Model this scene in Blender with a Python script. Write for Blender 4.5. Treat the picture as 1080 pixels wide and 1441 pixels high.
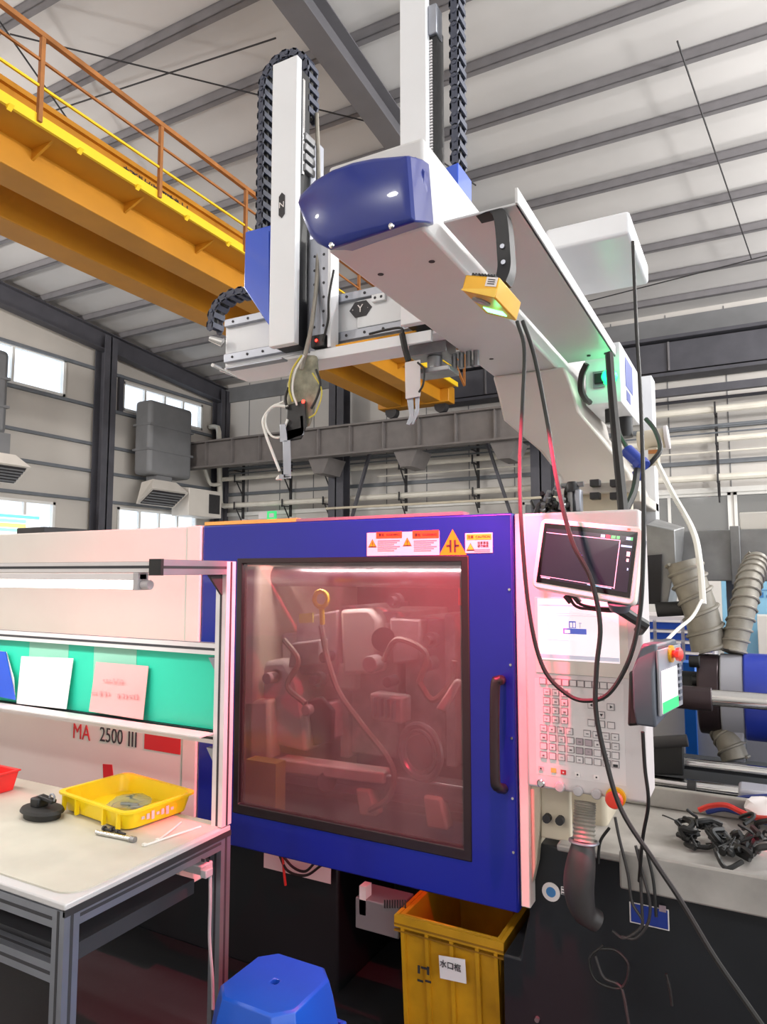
import bpy, bmesh, math, random
from mathutils import Vector, Matrix, Quaternion
random.seed(7)
for o in list(bpy.data.objects): bpy.data.objects.remove(o)
scene = bpy.context.scene
C = scene.collection
R = math.radians

# ---------------------------------------------------------------- camera, world, light
CAM = Vector((0, 0, 1.55)); F = 975.0; YAW = R(28.1); PT = R(5.0)
cd = bpy.data.cameras.new('camera'); cam = bpy.data.objects.new('camera', cd); C.objects.link(cam)
cam.location = CAM; cam.rotation_euler = (R(90) + PT, 0, YAW)
cd.sensor_fit = 'VERTICAL'; cd.sensor_height = 36; cd.lens = F / 1441 * 36; cd.clip_start = .02; cd.clip_end = 200
scene.camera = cam
scene.view_settings.view_transform = 'Standard'; scene.view_settings.look = 'None'
scene.view_settings.gamma = 1; scene.view_settings.use_curve_mapping = False
scene.view_settings.exposure = 0.35
w = bpy.data.worlds.new('world'); scene.world = w; w.use_nodes = True
bg = w.node_tree.nodes['Background']; bg.inputs[0].default_value = (.93, .97, 1, 1); bg.inputs[1].default_value = 2.2

def area_light(name, loc, rot, sx, sy, power, col=(1, 1, 1), parent=None, spread=180):
    l = bpy.data.lights.new(name, 'AREA'); l.shape = 'RECTANGLE'; l.size = sx; l.size_y = sy; l.energy = power; l.color = col
    l.spread = R(spread)
    o = bpy.data.objects.new(name, l); C.objects.link(o); o.location = loc; o.rotation_euler = rot
    return o
# added fill lamps under the roof, out of view (their housings are built further down)
FILL_LAMPS = [(x, y, 6.6, 450) for x in (4.0, 9.0) for y in (4, 9, 14)] + [(-2.5, -5.5, 6.6, 240), (-9, -5.5, 6.6, 300), (-13.5, -1, 6.6, 500), (-13.5, 4.5, 6.6, 600)]
for p in FILL_LAMPS:
    l = bpy.data.lights.new('fill_light', 'POINT'); l.energy = p[3]; l.color = (1, .98, .95); l.shadow_soft_size = .25
    o = bpy.data.objects.new('fill_light', l); C.objects.link(o); o.location = (p[0], p[1], p[2] - .3)

def ray(px, py):
    x = (px - 540) / F; u = -(py - 720.5) / F
    fy = math.cos(PT) - u * math.sin(PT); fz = math.sin(PT) + u * math.cos(PT)
    return Vector((x * math.cos(YAW) - fy * math.sin(YAW), x * math.sin(YAW) + fy * math.cos(YAW), fz))
def at(px, py, X=None, Y=None, Z=None):
    r = ray(px, py)
    t = X / r.x if X is not None else Y / r.y if Y is not None else (Z - CAM.z) / r.z
    return CAM + r * t

# ---------------------------------------------------------------- materials
def lin(c):
    c = c / 255
    return c / 12.92 if c <= .04045 else ((c + .055) / 1.055) ** 2.4
def rgb(*c): return (lin(c[0]), lin(c[1]), lin(c[2]), 1)
MATS = {}
def mat(name, col, rough=.5, metal=0, var=.12, scale=6, bump=0, emit=0, bscale=None, spec=.5, coat=0, stretch=None):
    m = bpy.data.materials.new(name); m.use_nodes = True; nt = m.node_tree; N = nt.nodes; b = N['Principled BSDF']
    b.inputs['Roughness'].default_value = rough; b.inputs['Metallic'].default_value = metal
    b.inputs['Specular IOR Level'].default_value = spec; b.inputs['Coat Weight'].default_value = coat
    c = rgb(*col)
    tc = N.new('ShaderNodeTexCoord'); src = tc.outputs['Object']
    if stretch:
        mp = N.new('ShaderNodeMapping'); mp.inputs['Scale'].default_value = stretch; nt.links.new(src, mp.inputs[0]); src = mp.outputs[0]
    if var:
        n = N.new('ShaderNodeTexNoise'); n.inputs['Scale'].default_value = scale; n.inputs['Detail'].default_value = 6; nt.links.new(src, n.inputs['Vector'])
        r = N.new('ShaderNodeValToRGB'); r.color_ramp.elements[0].position = .3; r.color_ramp.elements[1].position = .7
        r.color_ramp.elements[0].color = tuple(max(0, v * (1 - var)) for v in c[:3]) + (1,)
        r.color_ramp.elements[1].color = tuple(min(1, v * (1 + var)) for v in c[:3]) + (1,)
        nt.links.new(n.outputs['Fac'], r.inputs[0]); nt.links.new(r.outputs[0], b.inputs['Base Color'])
    else: b.inputs['Base Color'].default_value = c
    if bump:
        n2 = N.new('ShaderNodeTexNoise'); n2.inputs['Scale'].default_value = bscale or 40; n2.inputs['Detail'].default_value = 4; nt.links.new(src, n2.inputs['Vector'])
        bp = N.new('ShaderNodeBump'); bp.inputs['Strength'].default_value = bump; bp.inputs['Distance'].default_value = .01
        nt.links.new(n2.outputs['Fac'], bp.inputs['Height']); nt.links.new(bp.outputs[0], b.inputs['Normal'])
    if emit:
        b.inputs['Emission Color'].default_value = c; b.inputs['Emission Strength'].default_value = emit
    MATS[name] = m
    return m
mat('roof_sheet', (206, 203, 202), .6, 0, .05, .6)
mat('wall_sheet', (203, 196, 188), .7, 0, .06, .5)
mat('wall_back', (208, 203, 198), .7, 0, .06, .5)
mat('steel_dark', (78, 77, 84), .6, 0, .12, 3)
mat('steel_purlin', (120, 117, 120), .6, 0, .12, 3)
mat('rafter_grey', (104, 102, 106), .5, 0, .1, 2)
mat('steel_grey', (112, 116, 122), .55, 0, .12, 3)
mat('runway', (112, 106, 104), .6, 0, .12, 3)
mat('concrete', (158, 157, 154), .6, 0, .15, 2, .1)
mat('floor_shade', (44, 45, 48), .55, 0, .2, 2, .05)  # dark floor colour with the shade around the machine put in
mat('crane_yellow', (196, 132, 26), .5, 0, .1, 1.5)
mat('crane_edge', (250, 206, 40), .45, 0, .06, 1.5)
mat('rust_rail', (168, 108, 56), .6, 0, .25, 4)
mat('pipe_white', (226, 220, 208), .45, 0, .08, 3)
mat('black_iron', (48, 46, 48), .6, 0, .2, 8)
mat('window_frame', (232, 230, 226), .5, 0, .03)
mat('duct_grey', (122, 122, 124), .55, 0, .1, 2)
mat('duct_zinc', (150, 150, 150), .42, .6, .25, 7)
mat('mach_white', (232, 226, 218), .45, 0, .04, 2)
mat('mach_white2', (222, 214, 205), .45, 0, .04, 2)
mat('mach_blue', (10, 32, 146), .38, 0, .06, 3, coat=.15)
mat('mach_blue2', (70, 88, 190), .3, 0, .08, 3)
mat('robot_white', (232, 233, 236), .35, 0, .03, 3)
mat('robot_grey', (208, 206, 205), .4, 0, .04, 3)
mat('robot_blue', (18, 40, 128), .28, 0, .05, 3, coat=.3)
mat('robot_blue2', (36, 84, 205), .32, 0, .05, 3, coat=.3)
mat('alu', (160, 163, 172), .38, .75, .08, 8)
mat('alu_light', (226, 222, 222), .45, .25, .04, 8)
mat('slot_dark', (60, 60, 64), .6, .2, .1)
mat('chrome', (215, 215, 215), .16, 1, .05, 10)
mat('steel', (150, 150, 152), .35, .8, .2, 12)
mat('mold_steel', (176, 170, 168), .55, .1, .25, 14)
mat('plastic_black', (26, 26, 28), .45, 0, .15, 10)
mat('chain', (70, 74, 90), .55, 0, .15, 20)
mat('rubber', (34, 33, 32), .55, 0, .15, 15)
mat('base_black', (25, 28, 33), .5, 0, .25, 3)
mat('inside_dark', (30, 30, 32), .7, 0, .2, 3)
mat('beige', (204, 193, 172), .55, 0, .08, 4)
mat('riser', (206, 199, 190), .5, 0, .05, 3)
mat('panel_grey', (212, 204, 204), .42, 0, .03, 3)
mat('key_line', (120, 112, 116), .5, 0, .05)
mat('key_face', (222, 215, 215), .45, 0, .03)
mat('key_dark', (178, 160, 166), .45, 0, .03)
mat('sensor_yellow', (214, 158, 22), .35, .25, .08, 9)
mat('sensor_bright', (250, 200, 60), .35, 0, .05, 9)
mat('bench_top', (200, 196, 182), .5, 0, .12, 5, .02)
mat('table_edge', (206, 204, 204), .45, .1, .05, 6)
mat('green_board', (52, 214, 178), .4, 0, .05, 2)
mat('tape_clear', (150, 214, 190), .35, 0, .03)
mat('paper', (246, 240, 242), .7, 0, .02)
mat('paper_pink', (244, 178, 176), .7, 0, .04, 4)
mat('ink', (50, 48, 52), .6, 0, 0)
mat('ink_faint', (214, 160, 160), .6, 0, 0)
mat('ink_blue', (70, 130, 190), .6, 0, 0)
mat('tray_yellow', (246, 212, 20), .38, 0, .05, 5)
mat('bin_yellow', (204, 150, 22), .5, 0, .2, 7)
mat('bin_inner', (150, 104, 14), .55, 0, .2, 7)
mat('red_plastic', (232, 50, 48), .35, 0, .05, 5)
mat('red_print', (206, 36, 44), .5, 0, 0)
mat('stool_blue', (30, 92, 208), .3, 0, .06, 5, .02, coat=.3)
mat('orange_print', (240, 96, 40), .5, 0, 0)
mat('amber_print', (246, 170, 20), .5, 0, 0)
mat('yellow_print', (244, 208, 60), .5, 0, 0)
mat('label_white', (236, 228, 226), .5, 0, 0)
mat('label_line', (170, 150, 160), .5, 0, 0)
mat('blue_print', (36, 60, 150), .4, 0, 0)
mat('cyan_board', (150, 206, 236), .5, 0, .03, 2)
mat('cab_blue', (30, 72, 168), .4, 0, .06, 3)
mat('post_blue', (22, 98, 190), .4, 0, .04, 3)
mat('cab_grey', (168, 168, 178), .5, 0, .06, 3)
mat('estop_red', (226, 62, 44), .35, 0, .05)
mat('estop_yellow', (236, 176, 30), .4, 0, .05)
mat('knob_pale', (190, 184, 186), .4, 0, .05)
mat('pendant', (86, 90, 100), .42, 0, .06, 8)
mat('pendant_light', (150, 150, 156), .4, 0, .05)
mat('hose_grey', (148, 142, 132), .45, .15, .2, 14, .1, bscale=60)
mat('hose_dark', (58, 54, 54), .5, 0, .15, 14)
mat('flange_dark', (66, 54, 58), .35, .5, .15, 8)
mat('barrel_blue', (44, 64, 176), .35, 0, .08, 5)
mat('scrap', (16, 16, 17), .45, 0, .1, 20)
mat('tray_metal', (170, 166, 162), .45, .25, .22, 8)
mat('cloth', (140, 138, 120), .7, 0, .4, 25, .2)
mat('tube_white', (236, 234, 228), .4, 0, .03)
mat('tube_yellow', (206, 190, 70), .4, 0, .05)
mat('wire_red', (214, 52, 44), .35, 0, .03)
mat('wire_blue', (34, 54, 130), .35, 0, .03)
mat('conn_blue', (40, 66, 160), .4, 0, .05)
mat('fixture', (232, 226, 226), .4, 0, .03)
mat('lime', (190, 184, 90), .5, 0, .1, 8)
mat('green_led', (30, 235, 120), .4, 0, 0, emit=2.5)
mat('sensor_led', (120, 255, 170), .4, 0, 0, emit=3)
mat('red_led', (255, 40, 30), .4, 0, 0, emit=8)
mat('screen_white', (250, 240, 246), .3, 0, 0, emit=.4)
mat('screen_line', (190, 190, 205), .3, 0, 0, emit=.4)
mat('screen_blue', (84, 100, 190), .3, 0, 0, emit=.4)
mat('screen_dark', (20, 22, 40), .15, 0, 0, emit=.25)
mat('screen_glass', (8, 8, 10), .12, 0, 0)
mat('screen_cyan', (120, 190, 220), .3, 0, 0, emit=.8)
mat('screen_green', (60, 190, 110), .3, 0, 0, emit=.8)
mat('screen_red', (190, 60, 80), .3, 0, 0, emit=.6)
mat('tv_white', (240, 246, 250), .3, 0, 0, emit=1)
mat('tv_blue', (90, 170, 240), .3, 0, 0, emit=1)
mat('tv_green', (130, 220, 170), .3, 0, 0, emit=1)
mat('tv_yellow', (250, 214, 110), .3, 0, 0, emit=1)
mat('tube_glow', (255, 246, 240), .4, 0, 0, emit=3)
mat('fill_lamp_glow', (255, 250, 240), .4, 0, 0, emit=6)
def glass(name, trans, dust, dustcol, rough=.08, gloss=.06, dirty=0):
    m = bpy.data.materials.new(name); m.use_nodes = True; nt = m.node_tree; N = nt.nodes; N.clear()
    out = N.new('ShaderNodeOutputMaterial'); t = N.new('ShaderNodeBsdfTransparent'); t.inputs[0].default_value = rgb(*trans)
    d = N.new('ShaderNodeBsdfDiffuse'); d.inputs[0].default_value = rgb(*dustcol)
    g = N.new('ShaderNodeBsdfGlossy'); g.inputs['Roughness'].default_value = rough
    m1 = N.new('ShaderNodeMixShader'); m1.inputs[0].default_value = dust
    nt.links.new(t.outputs[0], m1.inputs[1]); nt.links.new(d.outputs[0], m1.inputs[2])
    m2 = N.new('ShaderNodeMixShader'); m2.inputs[0].default_value = gloss
    nt.links.new(m1.outputs[0], m2.inputs[1]); nt.links.new(g.outputs[0], m2.inputs[2]); nt.links.new(m2.outputs[0], out.inputs[0])
    if dirty:
        tc = N.new('ShaderNodeTexCoord'); n = N.new('ShaderNodeTexNoise'); n.inputs['Scale'].default_value = 5; n.inputs['Detail'].default_value = 8
        mr = N.new('ShaderNodeMapRange'); mr.inputs['From Min'].default_value = .3; mr.inputs['From Max'].default_value = .7
        mr.inputs['To Min'].default_value = dust - dirty; mr.inputs['To Max'].default_value = dust + dirty
        nt.links.new(tc.outputs['Object'], n.inputs['Vector']); nt.links.new(n.outputs['Fac'], mr.inputs[0]); nt.links.new(mr.outputs[0], m1.inputs[0])
    MATS[name] = m
glass('hall_glass', (240, 245, 250), .08, (230, 230, 230))
glass('hazy_glass', (150, 150, 150), .3, (170, 166, 160))
glass('machine_glass', (215, 205, 205), .2, (150, 132, 132), .12, .04, .06)
glass('film_clear', (225, 235, 232), .12, (230, 240, 235), .1, .08)

# ---------------------------------------------------------------- mesh builder
WO = {}
class MB:
    def __init__(s): s.v = []; s.f = []; s.mi = []; s.m = 0
    def add(s, vs, fs):
        b = len(s.v); s.v += [Vector(v) for v in vs]; s.f += [tuple(i + b for i in f) for f in fs]; s.mi += [s.m] * len(fs); return s
    def slot(s, i): s.m = i; return s
    def box(s, a, b):
        x0, x1 = sorted((a[0], b[0])); y0, y1 = sorted((a[1], b[1])); z0, z1 = sorted((a[2], b[2]))
        return s.add([(x0,y0,z0),(x1,y0,z0),(x1,y1,z0),(x0,y1,z0),(x0,y0,z1),(x1,y0,z1),(x1,y1,z1),(x0,y1,z1)],
                     [(0,3,2,1),(4,5,6,7),(0,1,5,4),(1,2,6,5),(2,3,7,6),(3,0,4,7)])
    def obox(s, c, ax, h):
        c = Vector(c); ax = [Vector(a).normalized() * k for a, k in zip(ax, h)]
        vs = [c + ax[0]*i + ax[1]*j + ax[2]*k for k in (-1,1) for j in (-1,1) for i in (-1,1)]
        return s.add(vs, [(0,2,3,1),(4,5,7,6),(0,1,5,4),(1,3,7,5),(3,2,6,7),(2,0,4,6)])
    def bar(s, p, q, w, h=None, up=(0,0,1)):
        p, q = Vector(p), Vector(q); d = (q - p); L = d.length; d.normalize(); up = Vector(up)
        if abs(d.dot(up)) > .98: up = Vector((0,1,0))
        sd = d.cross(up).normalized(); u2 = sd.cross(d)
        return s.obox((p + q) / 2, (d, sd, u2), (L/2, w/2, (h or w)/2))
    def cyl(s, p, q, r, r2=None, n=16, caps=True):
        p, q = Vector(p), Vector(q); d = (q - p).normalized(); a = d.orthogonal().normalized(); b = d.cross(a); r2 = r if r2 is None else r2
        vs = []
        for c, rr in ((p, r), (q, r2)):
            for i in range(n):
                t = 2*math.pi*i/n; vs.append(c + (a*math.cos(t) + b*math.sin(t))*rr)
        fs = [(i, (i+1) % n, n + (i+1) % n, n + i) for i in range(n)]
        if caps: fs += [tuple(range(n-1, -1, -1)), tuple(range(n, 2*n))]
        return s.add(vs, fs)
    def tube(s, pts, r, n=8, closed=False, caps=True):
        pts = [Vector(p) for p in pts]; k = len(pts); rs = r if isinstance(r, (list, tuple)) else [r]*k
        def tan(i):
            a = pts[(i-1) % k] if (closed or i) else pts[0]; b = pts[(i+1) % k] if (closed or i < k-1) else pts[-1]
            return (b - a).normalized()
        t0 = tan(0); a = t0.orthogonal().normalized(); vs = []
        for i in range(k):
            t1 = tan(i); a = (t0.rotation_difference(t1) @ a); a = (a - t1*a.dot(t1)).normalized(); b = t1.cross(a); t0 = t1
            for j in range(n):
                th = 2*math.pi*j/n; vs.append(pts[i] + (a*math.cos(th) + b*math.sin(th))*rs[i])
        fs = [(i*n+j, i*n+(j+1) % n, ((i+1) % k)*n+(j+1) % n, ((i+1) % k)*n+j) for i in range(k if closed else k-1) for j in range(n)]
        if not closed and caps: fs += [tuple(range(n-1, -1, -1)), tuple(range((k-1)*n, k*n))]
        return s.add(vs, fs)
    def prism(s, poly, vec):
        poly = [Vector(p) for p in poly]; n = len(poly); vec = Vector(vec)
        return s.add(poly + [p + vec for p in poly], [tuple(range(n)), tuple(range(2*n-1, n-1, -1))] + [(i, n+i, n+(i+1) % n, (i+1) % n) for i in range(n)])
    def loft(s, rings, caps=True):
        n = len(rings[0]); vs = [Vector(p) for r in rings for p in r]
        fs = [(k*n+i, k*n+(i+1) % n, (k+1)*n+(i+1) % n, (k+1)*n+i) for k in range(len(rings)-1) for i in range(n)]
        if caps: fs += [tuple(range(n-1, -1, -1)), tuple(range((len(rings)-1)*n, len(rings)*n))]
        return s.add(vs, fs)
    def lathe(s, c, axis, prof, n=24):
        c = Vector(c); d = Vector(axis).normalized(); a = d.orthogonal().normalized(); b = d.cross(a)
        return s.loft([[c + d*h + (a*math.cos(2*math.pi*i/n) + b*math.sin(2*math.pi*i/n))*max(r, 1e-4) for i in range(n)] for r, h in prof])
    def ring(s, c, axis, Rr, r, n=24, m=8):
        c = Vector(c); d = Vector(axis).normalized(); a = d.orthogonal().normalized(); b = d.cross(a)
        return s.tube([c + (a*math.cos(2*math.pi*i/n) + b*math.sin(2*math.pi*i/n))*Rr for i in range(n)], r, m, closed=True)
    def build(s, name, mats, parent=None, bevel=0, seg=2, angle=35, origin=None):
        if isinstance(mats, str): mats = [mats]
        if parent is not None: o0 = WO[parent]
        elif origin is not None: o0 = Vector(origin)
        else:
            xs = [v.x for v in s.v]; ys = [v.y for v in s.v]; zs = [v.z for v in s.v]
            o0 = Vector(((min(xs)+max(xs))/2, (min(ys)+max(ys))/2, min(zs)))
        me = bpy.data.meshes.new(name); me.from_pydata([v - o0 for v in s.v], [], s.f)
        for p, i in zip(me.polygons, s.mi): p.material_index = i
        for m in mats: me.materials.append(MATS[m])
        bm = bmesh.new(); bm.from_mesh(me); bmesh.ops.recalc_face_normals(bm, faces=bm.faces); bm.to_mesh(me); bm.free()
        for p in me.polygons: p.use_smooth = True
        me.set_sharp_from_angle(angle=R(angle))
        o = bpy.data.objects.new(name, me); C.objects.link(o); WO[o] = o0
        if parent is not None: o.parent = parent
        else: o.location = o0
        if bevel:
            b = o.modifiers.new('bevel', 'BEVEL'); b.width = bevel; b.segments = seg; b.limit_method = 'ANGLE'; b.angle_limit = R(40)
        return o
def tag(o, label, cat, group=None):
    o['label'] = label; o['category'] = cat
    if group: o['group'] = group
    return o
def thing(name, label, cat, loc, group=None):
    o = bpy.data.objects.new(name, None); C.objects.link(o); o.location = loc; WO[o] = Vector(loc); o.empty_display_size = .1
    return tag(o, label, cat, group)
def struct(o): o['kind'] = 'structure'; return o
def piece(o, delta, parent=None):           # a copy of one piece, moved by delta, sharing its mesh
    c = o.copy(); C.objects.link(c); c.parent = parent or o.parent; c.location = o.location + Vector(delta); WO[c] = WO[o]; return c
def copytree(root, delta, label=None):
    r = root.copy(); C.objects.link(r); r.location = root.location + Vector(delta)
    if label: r['label'] = label
    for ch in root.children:
        c = ch.copy(); C.objects.link(c); c.parent = r
        for g in ch.children:
            d = g.copy(); C.objects.link(d); d.parent = c
    return r
def spline(pts, k=8):
    pts = [Vector(p) for p in pts]; P = [pts[0]*2 - pts[1]] + pts + [pts[-1]*2 - pts[-2]]; out = []
    for i in range(1, len(P)-2):
        a, b, c, d = P[i-1], P[i], P[i+1], P[i+2]
        for j in range(k):
            t = j/k; out.append(.5*((2*b) + (c-a)*t + (2*a-5*b+4*c-d)*t*t + (3*b-a-3*c+d)*t**3))
    out.append(pts[-1]); return out
def cable(name, pts, r, m, parent=None, n=7, k=7): return MB().tube(spline(pts, k), r, n).build(name, m, parent)
FONT_CACHE = {}
def text(name, body, size, m, parent, loc, rot=(R(90), 0, 0), ext=.0006, align='CENTER', sx=1):
    cu = bpy.data.curves.new(name, 'FONT'); cu.body = body; cu.size = size; cu.align_x = align; cu.align_y = 'CENTER'; cu.extrude = ext; cu.resolution_u = 3
    t = bpy.data.objects.new(name, cu); C.objects.link(t)
    me = bpy.data.meshes.new_from_object(t.evaluated_get(bpy.context.evaluated_depsgraph_get())); bpy.data.objects.remove(t)
    me.materials.clear(); me.materials.append(MATS[m]); me.name = name
    o = bpy.data.objects.new(name, me); C.objects.link(o)
    o.parent = parent; o.location = Vector(loc) - WO[parent]; o.rotation_euler = rot; o.scale = (sx, 1, 1); WO[o] = Vector(loc)
    return o
def plane_quad(mb, X0, X1, Y, z0, z1, t=.001): return mb.box((X0, Y - t, z0), (X1, Y, z1))

# ================================================================ HALL
XL, XR, YB, YF = -16.0, 12.0, 18.0, -9.0
RS = .085
def roofz(y): return 7.95 + RS * (YB - y)
fl = struct(MB().box((XL-.3, YF, -.2), (XR, YB+.3, 0)).build('floor', 'concrete'))
MB().box((-6, .2, 0), (2.6, 4.0, .003)).build('floor_shade_patch', 'floor_shade', fl)  # shade under machine and bench, put in as a dark patch
ce = MB(); ce.prism([(XL-.3, YB+.4, roofz(YB+.4)), (XL-.3, YF, roofz(YF)), (XL-.3, YF, roofz(YF)+.1), (XL-.3, YB+.4, roofz(YB+.4)+.1)], (XR-XL+.3, 0, 0))
ce = struct(ce.build('ceiling', 'roof_sheet'))
# purlins, all alike
py = [17.1, 15.86, 14.6, 13.4, 12.18, 10.94, 9.78, 8.72, 7.58, 6.42, 5.3, 4.1]
p0 = None
for y in py:
    if p0 is None:
        b = MB(); z = roofz(y); b.box((XL, y-.05, z-.17), (XR, y-.035, z-.02)); b.box((XL, y-.05, z-.17), (XR, y+.05, z-.155)); b.box((XL, y-.05, z-.03), (XR, y+.06, z-.01))
        p0 = b.build('purlin', 'steel_purlin', ce); y0 = y
    else: piece(p0, (0, y-y0, RS*(y0-y)))
# main rafter and gable rafter (I sections)
def rafter(x, wdt, h, m):
    b = MB()
    for (dx, za, zb) in ((wdt/2, -.18, -.2), (.02, -.2, -.18-h), (wdt/2, -.18-h, -.2-h)):
        b.prism([(x-dx, YB, roofz(YB)+za), (x+dx, YB, roofz(YB)+za), (x+dx, YB, roofz(YB)+zb), (x-dx, YB, roofz(YB)+zb)], (0, YF-YB, RS*(YB-YF)))
    return b.build('rafter', m, ce)
rafter(-4.62, .34, .42, 'rafter_grey'); rafter(XL+.3, .3, .5, 'steel_dark'); rafter(6.0, .34, .42, 'rafter_grey')
for (x0, y0, x1, y1) in ((-4.7, 9.0, -8.5, 5.3), (-4.7, 8.9, -4.0, 10.9), (-12.2, 6.2, -5.3, 6.9), (-8.2, 4.6, -11, 10.6), (-.6, 9.2, .2, 15.4), (-3.2, 16, .5, 15.4)):
    MB().cyl((x0, y0, roofz(y0)-.3), (x1, y1, roofz(y1)-.3), .013, n=6).build('brace_rod', 'black_iron', ce)
MB().bar((-5.4, 9.4, roofz(9.4)-.65), (-4.3, 9.8, roofz(9.8)-.2), .05).build('knee_brace', 'steel_dark', ce)
MB().cyl((-8.6, 4.9, roofz(4.9)-.1), (-8.9, 5.6, 6.7), .02, n=6).build('hanger_rod', 'black_iron', ce)

# front wall behind the camera
struct(MB().box((XL-.2, YF-.2, 0), (XR, YF, 10.3)).build('wall_front', 'wall_back'))
# ---- left wall with window openings; girts, columns, windows
WL = [(9.0, 11.95, 6.2, 7.2), (13.85, 17.15, 6.25, 7.1), (8.6, 11.8, 2.0, 3.37), (13.8, 17.0, 2.0, 3.42)]   # y0,y1,z0,z1
def wall_grid(axis, c, t, u0, u1, z0, z1, holes, name, m, top=None):
    us = sorted({u0, u1} | {h[0] for h in holes} | {h[1] for h in holes}); zs = sorted({z0, z1} | {h[2] for h in holes} | {h[3] for h in holes})
    b = MB()
    for i in range(len(us)-1):
        for j in range(len(zs)-1):
            um, zm = (us[i]+us[i+1])/2, (zs[j]+zs[j+1])/2
            if any(h[0] < um < h[1] and h[2] < zm < h[3] for h in holes): continue
            if axis == 'x': b.box((c, us[i], zs[j]), (c-t, us[i+1], zs[j+1]))
            else: b.box((us[i], c, zs[j]), (us[i+1], c+t, zs[j+1]))
    if top: top(b)
    return struct(b.build(name, m))
def gable(b):
    b.prism([(XL, YB, 7.6), (XL, YF, 7.6), (XL, YF, roofz(YF)), (XL, YB, roofz(YB))], (-.2, 0, 0))
wl = wall_grid('x', XL, .2, YF, YB+.2, 0, 7.6, WL, 'wall_left', 'wall_sheet', gable)
for z in (7.22, 6.15, 5.1, 4.35, 3.55):
    segs = [(YF, YB)]
    for a, c in segs: MB().box((XL, a, z-.06), (XL+.1, c, z+.02)).build('girt', 'steel_grey', wl)
def column(b, x, y, z1, w=.42, d=.4, ax='x'):
    if ax == 'x':
        b.box((x, y-w/2, 0), (x+.03, y+w/2, z1)); b.box((x+d-.03, y-w/2, 0), (x+d, y+w/2, z1)); b.box((x, y-.02, 0), (x+d, y+.02, z1))
    else:
        b.box((x-w/2, y-d, 0), (x+w/2, y-d+.03, z1)); b.box((x-w/2, y-.03, 0), (x+w/2, y, z1)); b.box((x-.02, y-d, 0), (x+.02, y, z1))
    return b
for y in (13.0, 17.75, 8.2): column(MB(), XL+.1, y, roofz(y)-.3).build('column', 'steel_dark', wl)
MB().box((XL, 13.66, 6.1), (XL+.09, 13.82, 7.25)).build('jamb_post', 'steel_dark', wl)
def window(name, axis, c, h, nm, gl='hall_glass', cross=False):
    u0, u1, z0, z1 = h; e = .07
    def bx(b, ua, ub, za, zb, d0, d1): return b.box((c-d1, ua, za), (c-d0, ub, zb)) if axis == 'x' else b.box((ua, c+d0, za), (ub, c+d1, zb))
    b = MB()
    for q in ((u0, u1, z0, z0+e), (u0, u1, z1-e, z1), (u0, u0+e, z0, z1), (u1-e, u1, z0, z1)): bx(b, *q, -.03, .1)
    o = struct(b.build(name, 'window_frame'))
    W = (u1-u0-2*e)/nm
    for i in range(nm):
        b = MB(); bx(b, u0+e+W*i, u0+e+W*(i+1), z0+e, z1-e, .03, .045); b.build('pane', gl, o)
        if i: b = MB(); bx(b, u0+e+W*i-.035, u0+e+W*i+.035, z0+e, z1-e, -.01, .08); b.build('mullion', 'window_frame', o)
    return o
for i, h in enumerate(WL): window('window_%d' % (i+1), 'x', XL, h, 4 if i > 1 else 2 if i == 0 else 4)

# ---- back wall
WB = [(-5.4, -3.2, 2.05, 3.42), (-3.1, -.42, 2.05, 3.42), (-.36, 3.0, 2.05, 3.42), (3.1, 6, 2.05, 3.42)]
wb = wall_grid('y', YB, .2, XL-.2, XR, 0, 8.0, WB, 'wall_back', 'wall_back')
for i, h in enumerate(WB): window('window_%d' % (i+5), 'y', YB, h, 2 if i < 2 else 1, 'hazy_glass')
for x in [XL + 1.3*i for i in range(1, 21)]: MB().box((x-.012, YB-.012, 3.5), (x+.012, YB, 7.9)).build('panel_joint', 'duct_grey', wb)
for z, hh, m in ((7.55, .5, 'duct_grey'), (5.95, .12, 'steel_grey'), (5.0, .1, 'steel_grey'), (4.15, .1, 'steel_grey'), (3.48, .12, 'window_frame')):
    MB().box((XL, YB-.09, z-hh/2), (XR, YB, z+hh/2)).build('girt', m, wb)
MB().box((-7.6, YB-.5, 6.35), (XR, YB-.12, 7.05)).build('eave_beam', 'steel_dark', wb)
for x in (-6.2, -3.9, -1.6, .7, 3.0): MB().box((x-.02, YB-.55, 6.35), (x+.02, YB-.5, 7.05)).build('beam_stiffener', 'steel_purlin', wb)
for z in (6.25, 7.15): MB().box((-7.6, YB-.6, z-.04), (XR, YB-.05, z+.04)).build('beam_flange', 'steel_dark', wb)
for x in (-10.6, -4.6, 5.0): column(MB(), x, 17.3, 7.9, .5, .4, 'y').build('column', 'steel_dark', wb)
for (a, c) in (((-9.5, 17.1, 5.2), (-10.2, 17.1, 3.0)), ((-6.14, 17.1, 5.23), (-5.3, 17.1, 2.6))): MB().bar(a, c, .12, .06).build('diagonal_brace', 'steel_dark', wb)

# ---- crane runway girder along the back
rg = thing('runway_girder', 'long grey steel crane runway girder running along the rear of the hall', 'girder', (-4, 15.95, 4.75))
b = MB(); b.box((XL+.4, 15.93, 4.78), (-3.6, 15.97, 5.52)); b.build('web', 'runway', rg)
for z in (4.75, 5.52): MB().box((XL+.4, 15.78, z-.02), (-3.6, 16.12, z+.03)).build('flange', 'runway', rg)
st0 = MB().box((-14.6, 15.8, 4.78), (-14.57, 15.94, 5.52)).build('stiffener', 'runway', rg)
for i in range(1, 11): piece(st0, (1.02*i, 0, 0))
cb0 = MB().prism([(-10.95, 16.0, 4.73), (-10.25, 16.0, 4.73), (-10.45, 16.0, 4.3), (-10.75, 16.0, 4.3)], (0, .895, 0)).build('corbel', 'runway', rg)
for dx in (2.7, 5.35): piece(cb0, (dx, 0, 0))

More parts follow.
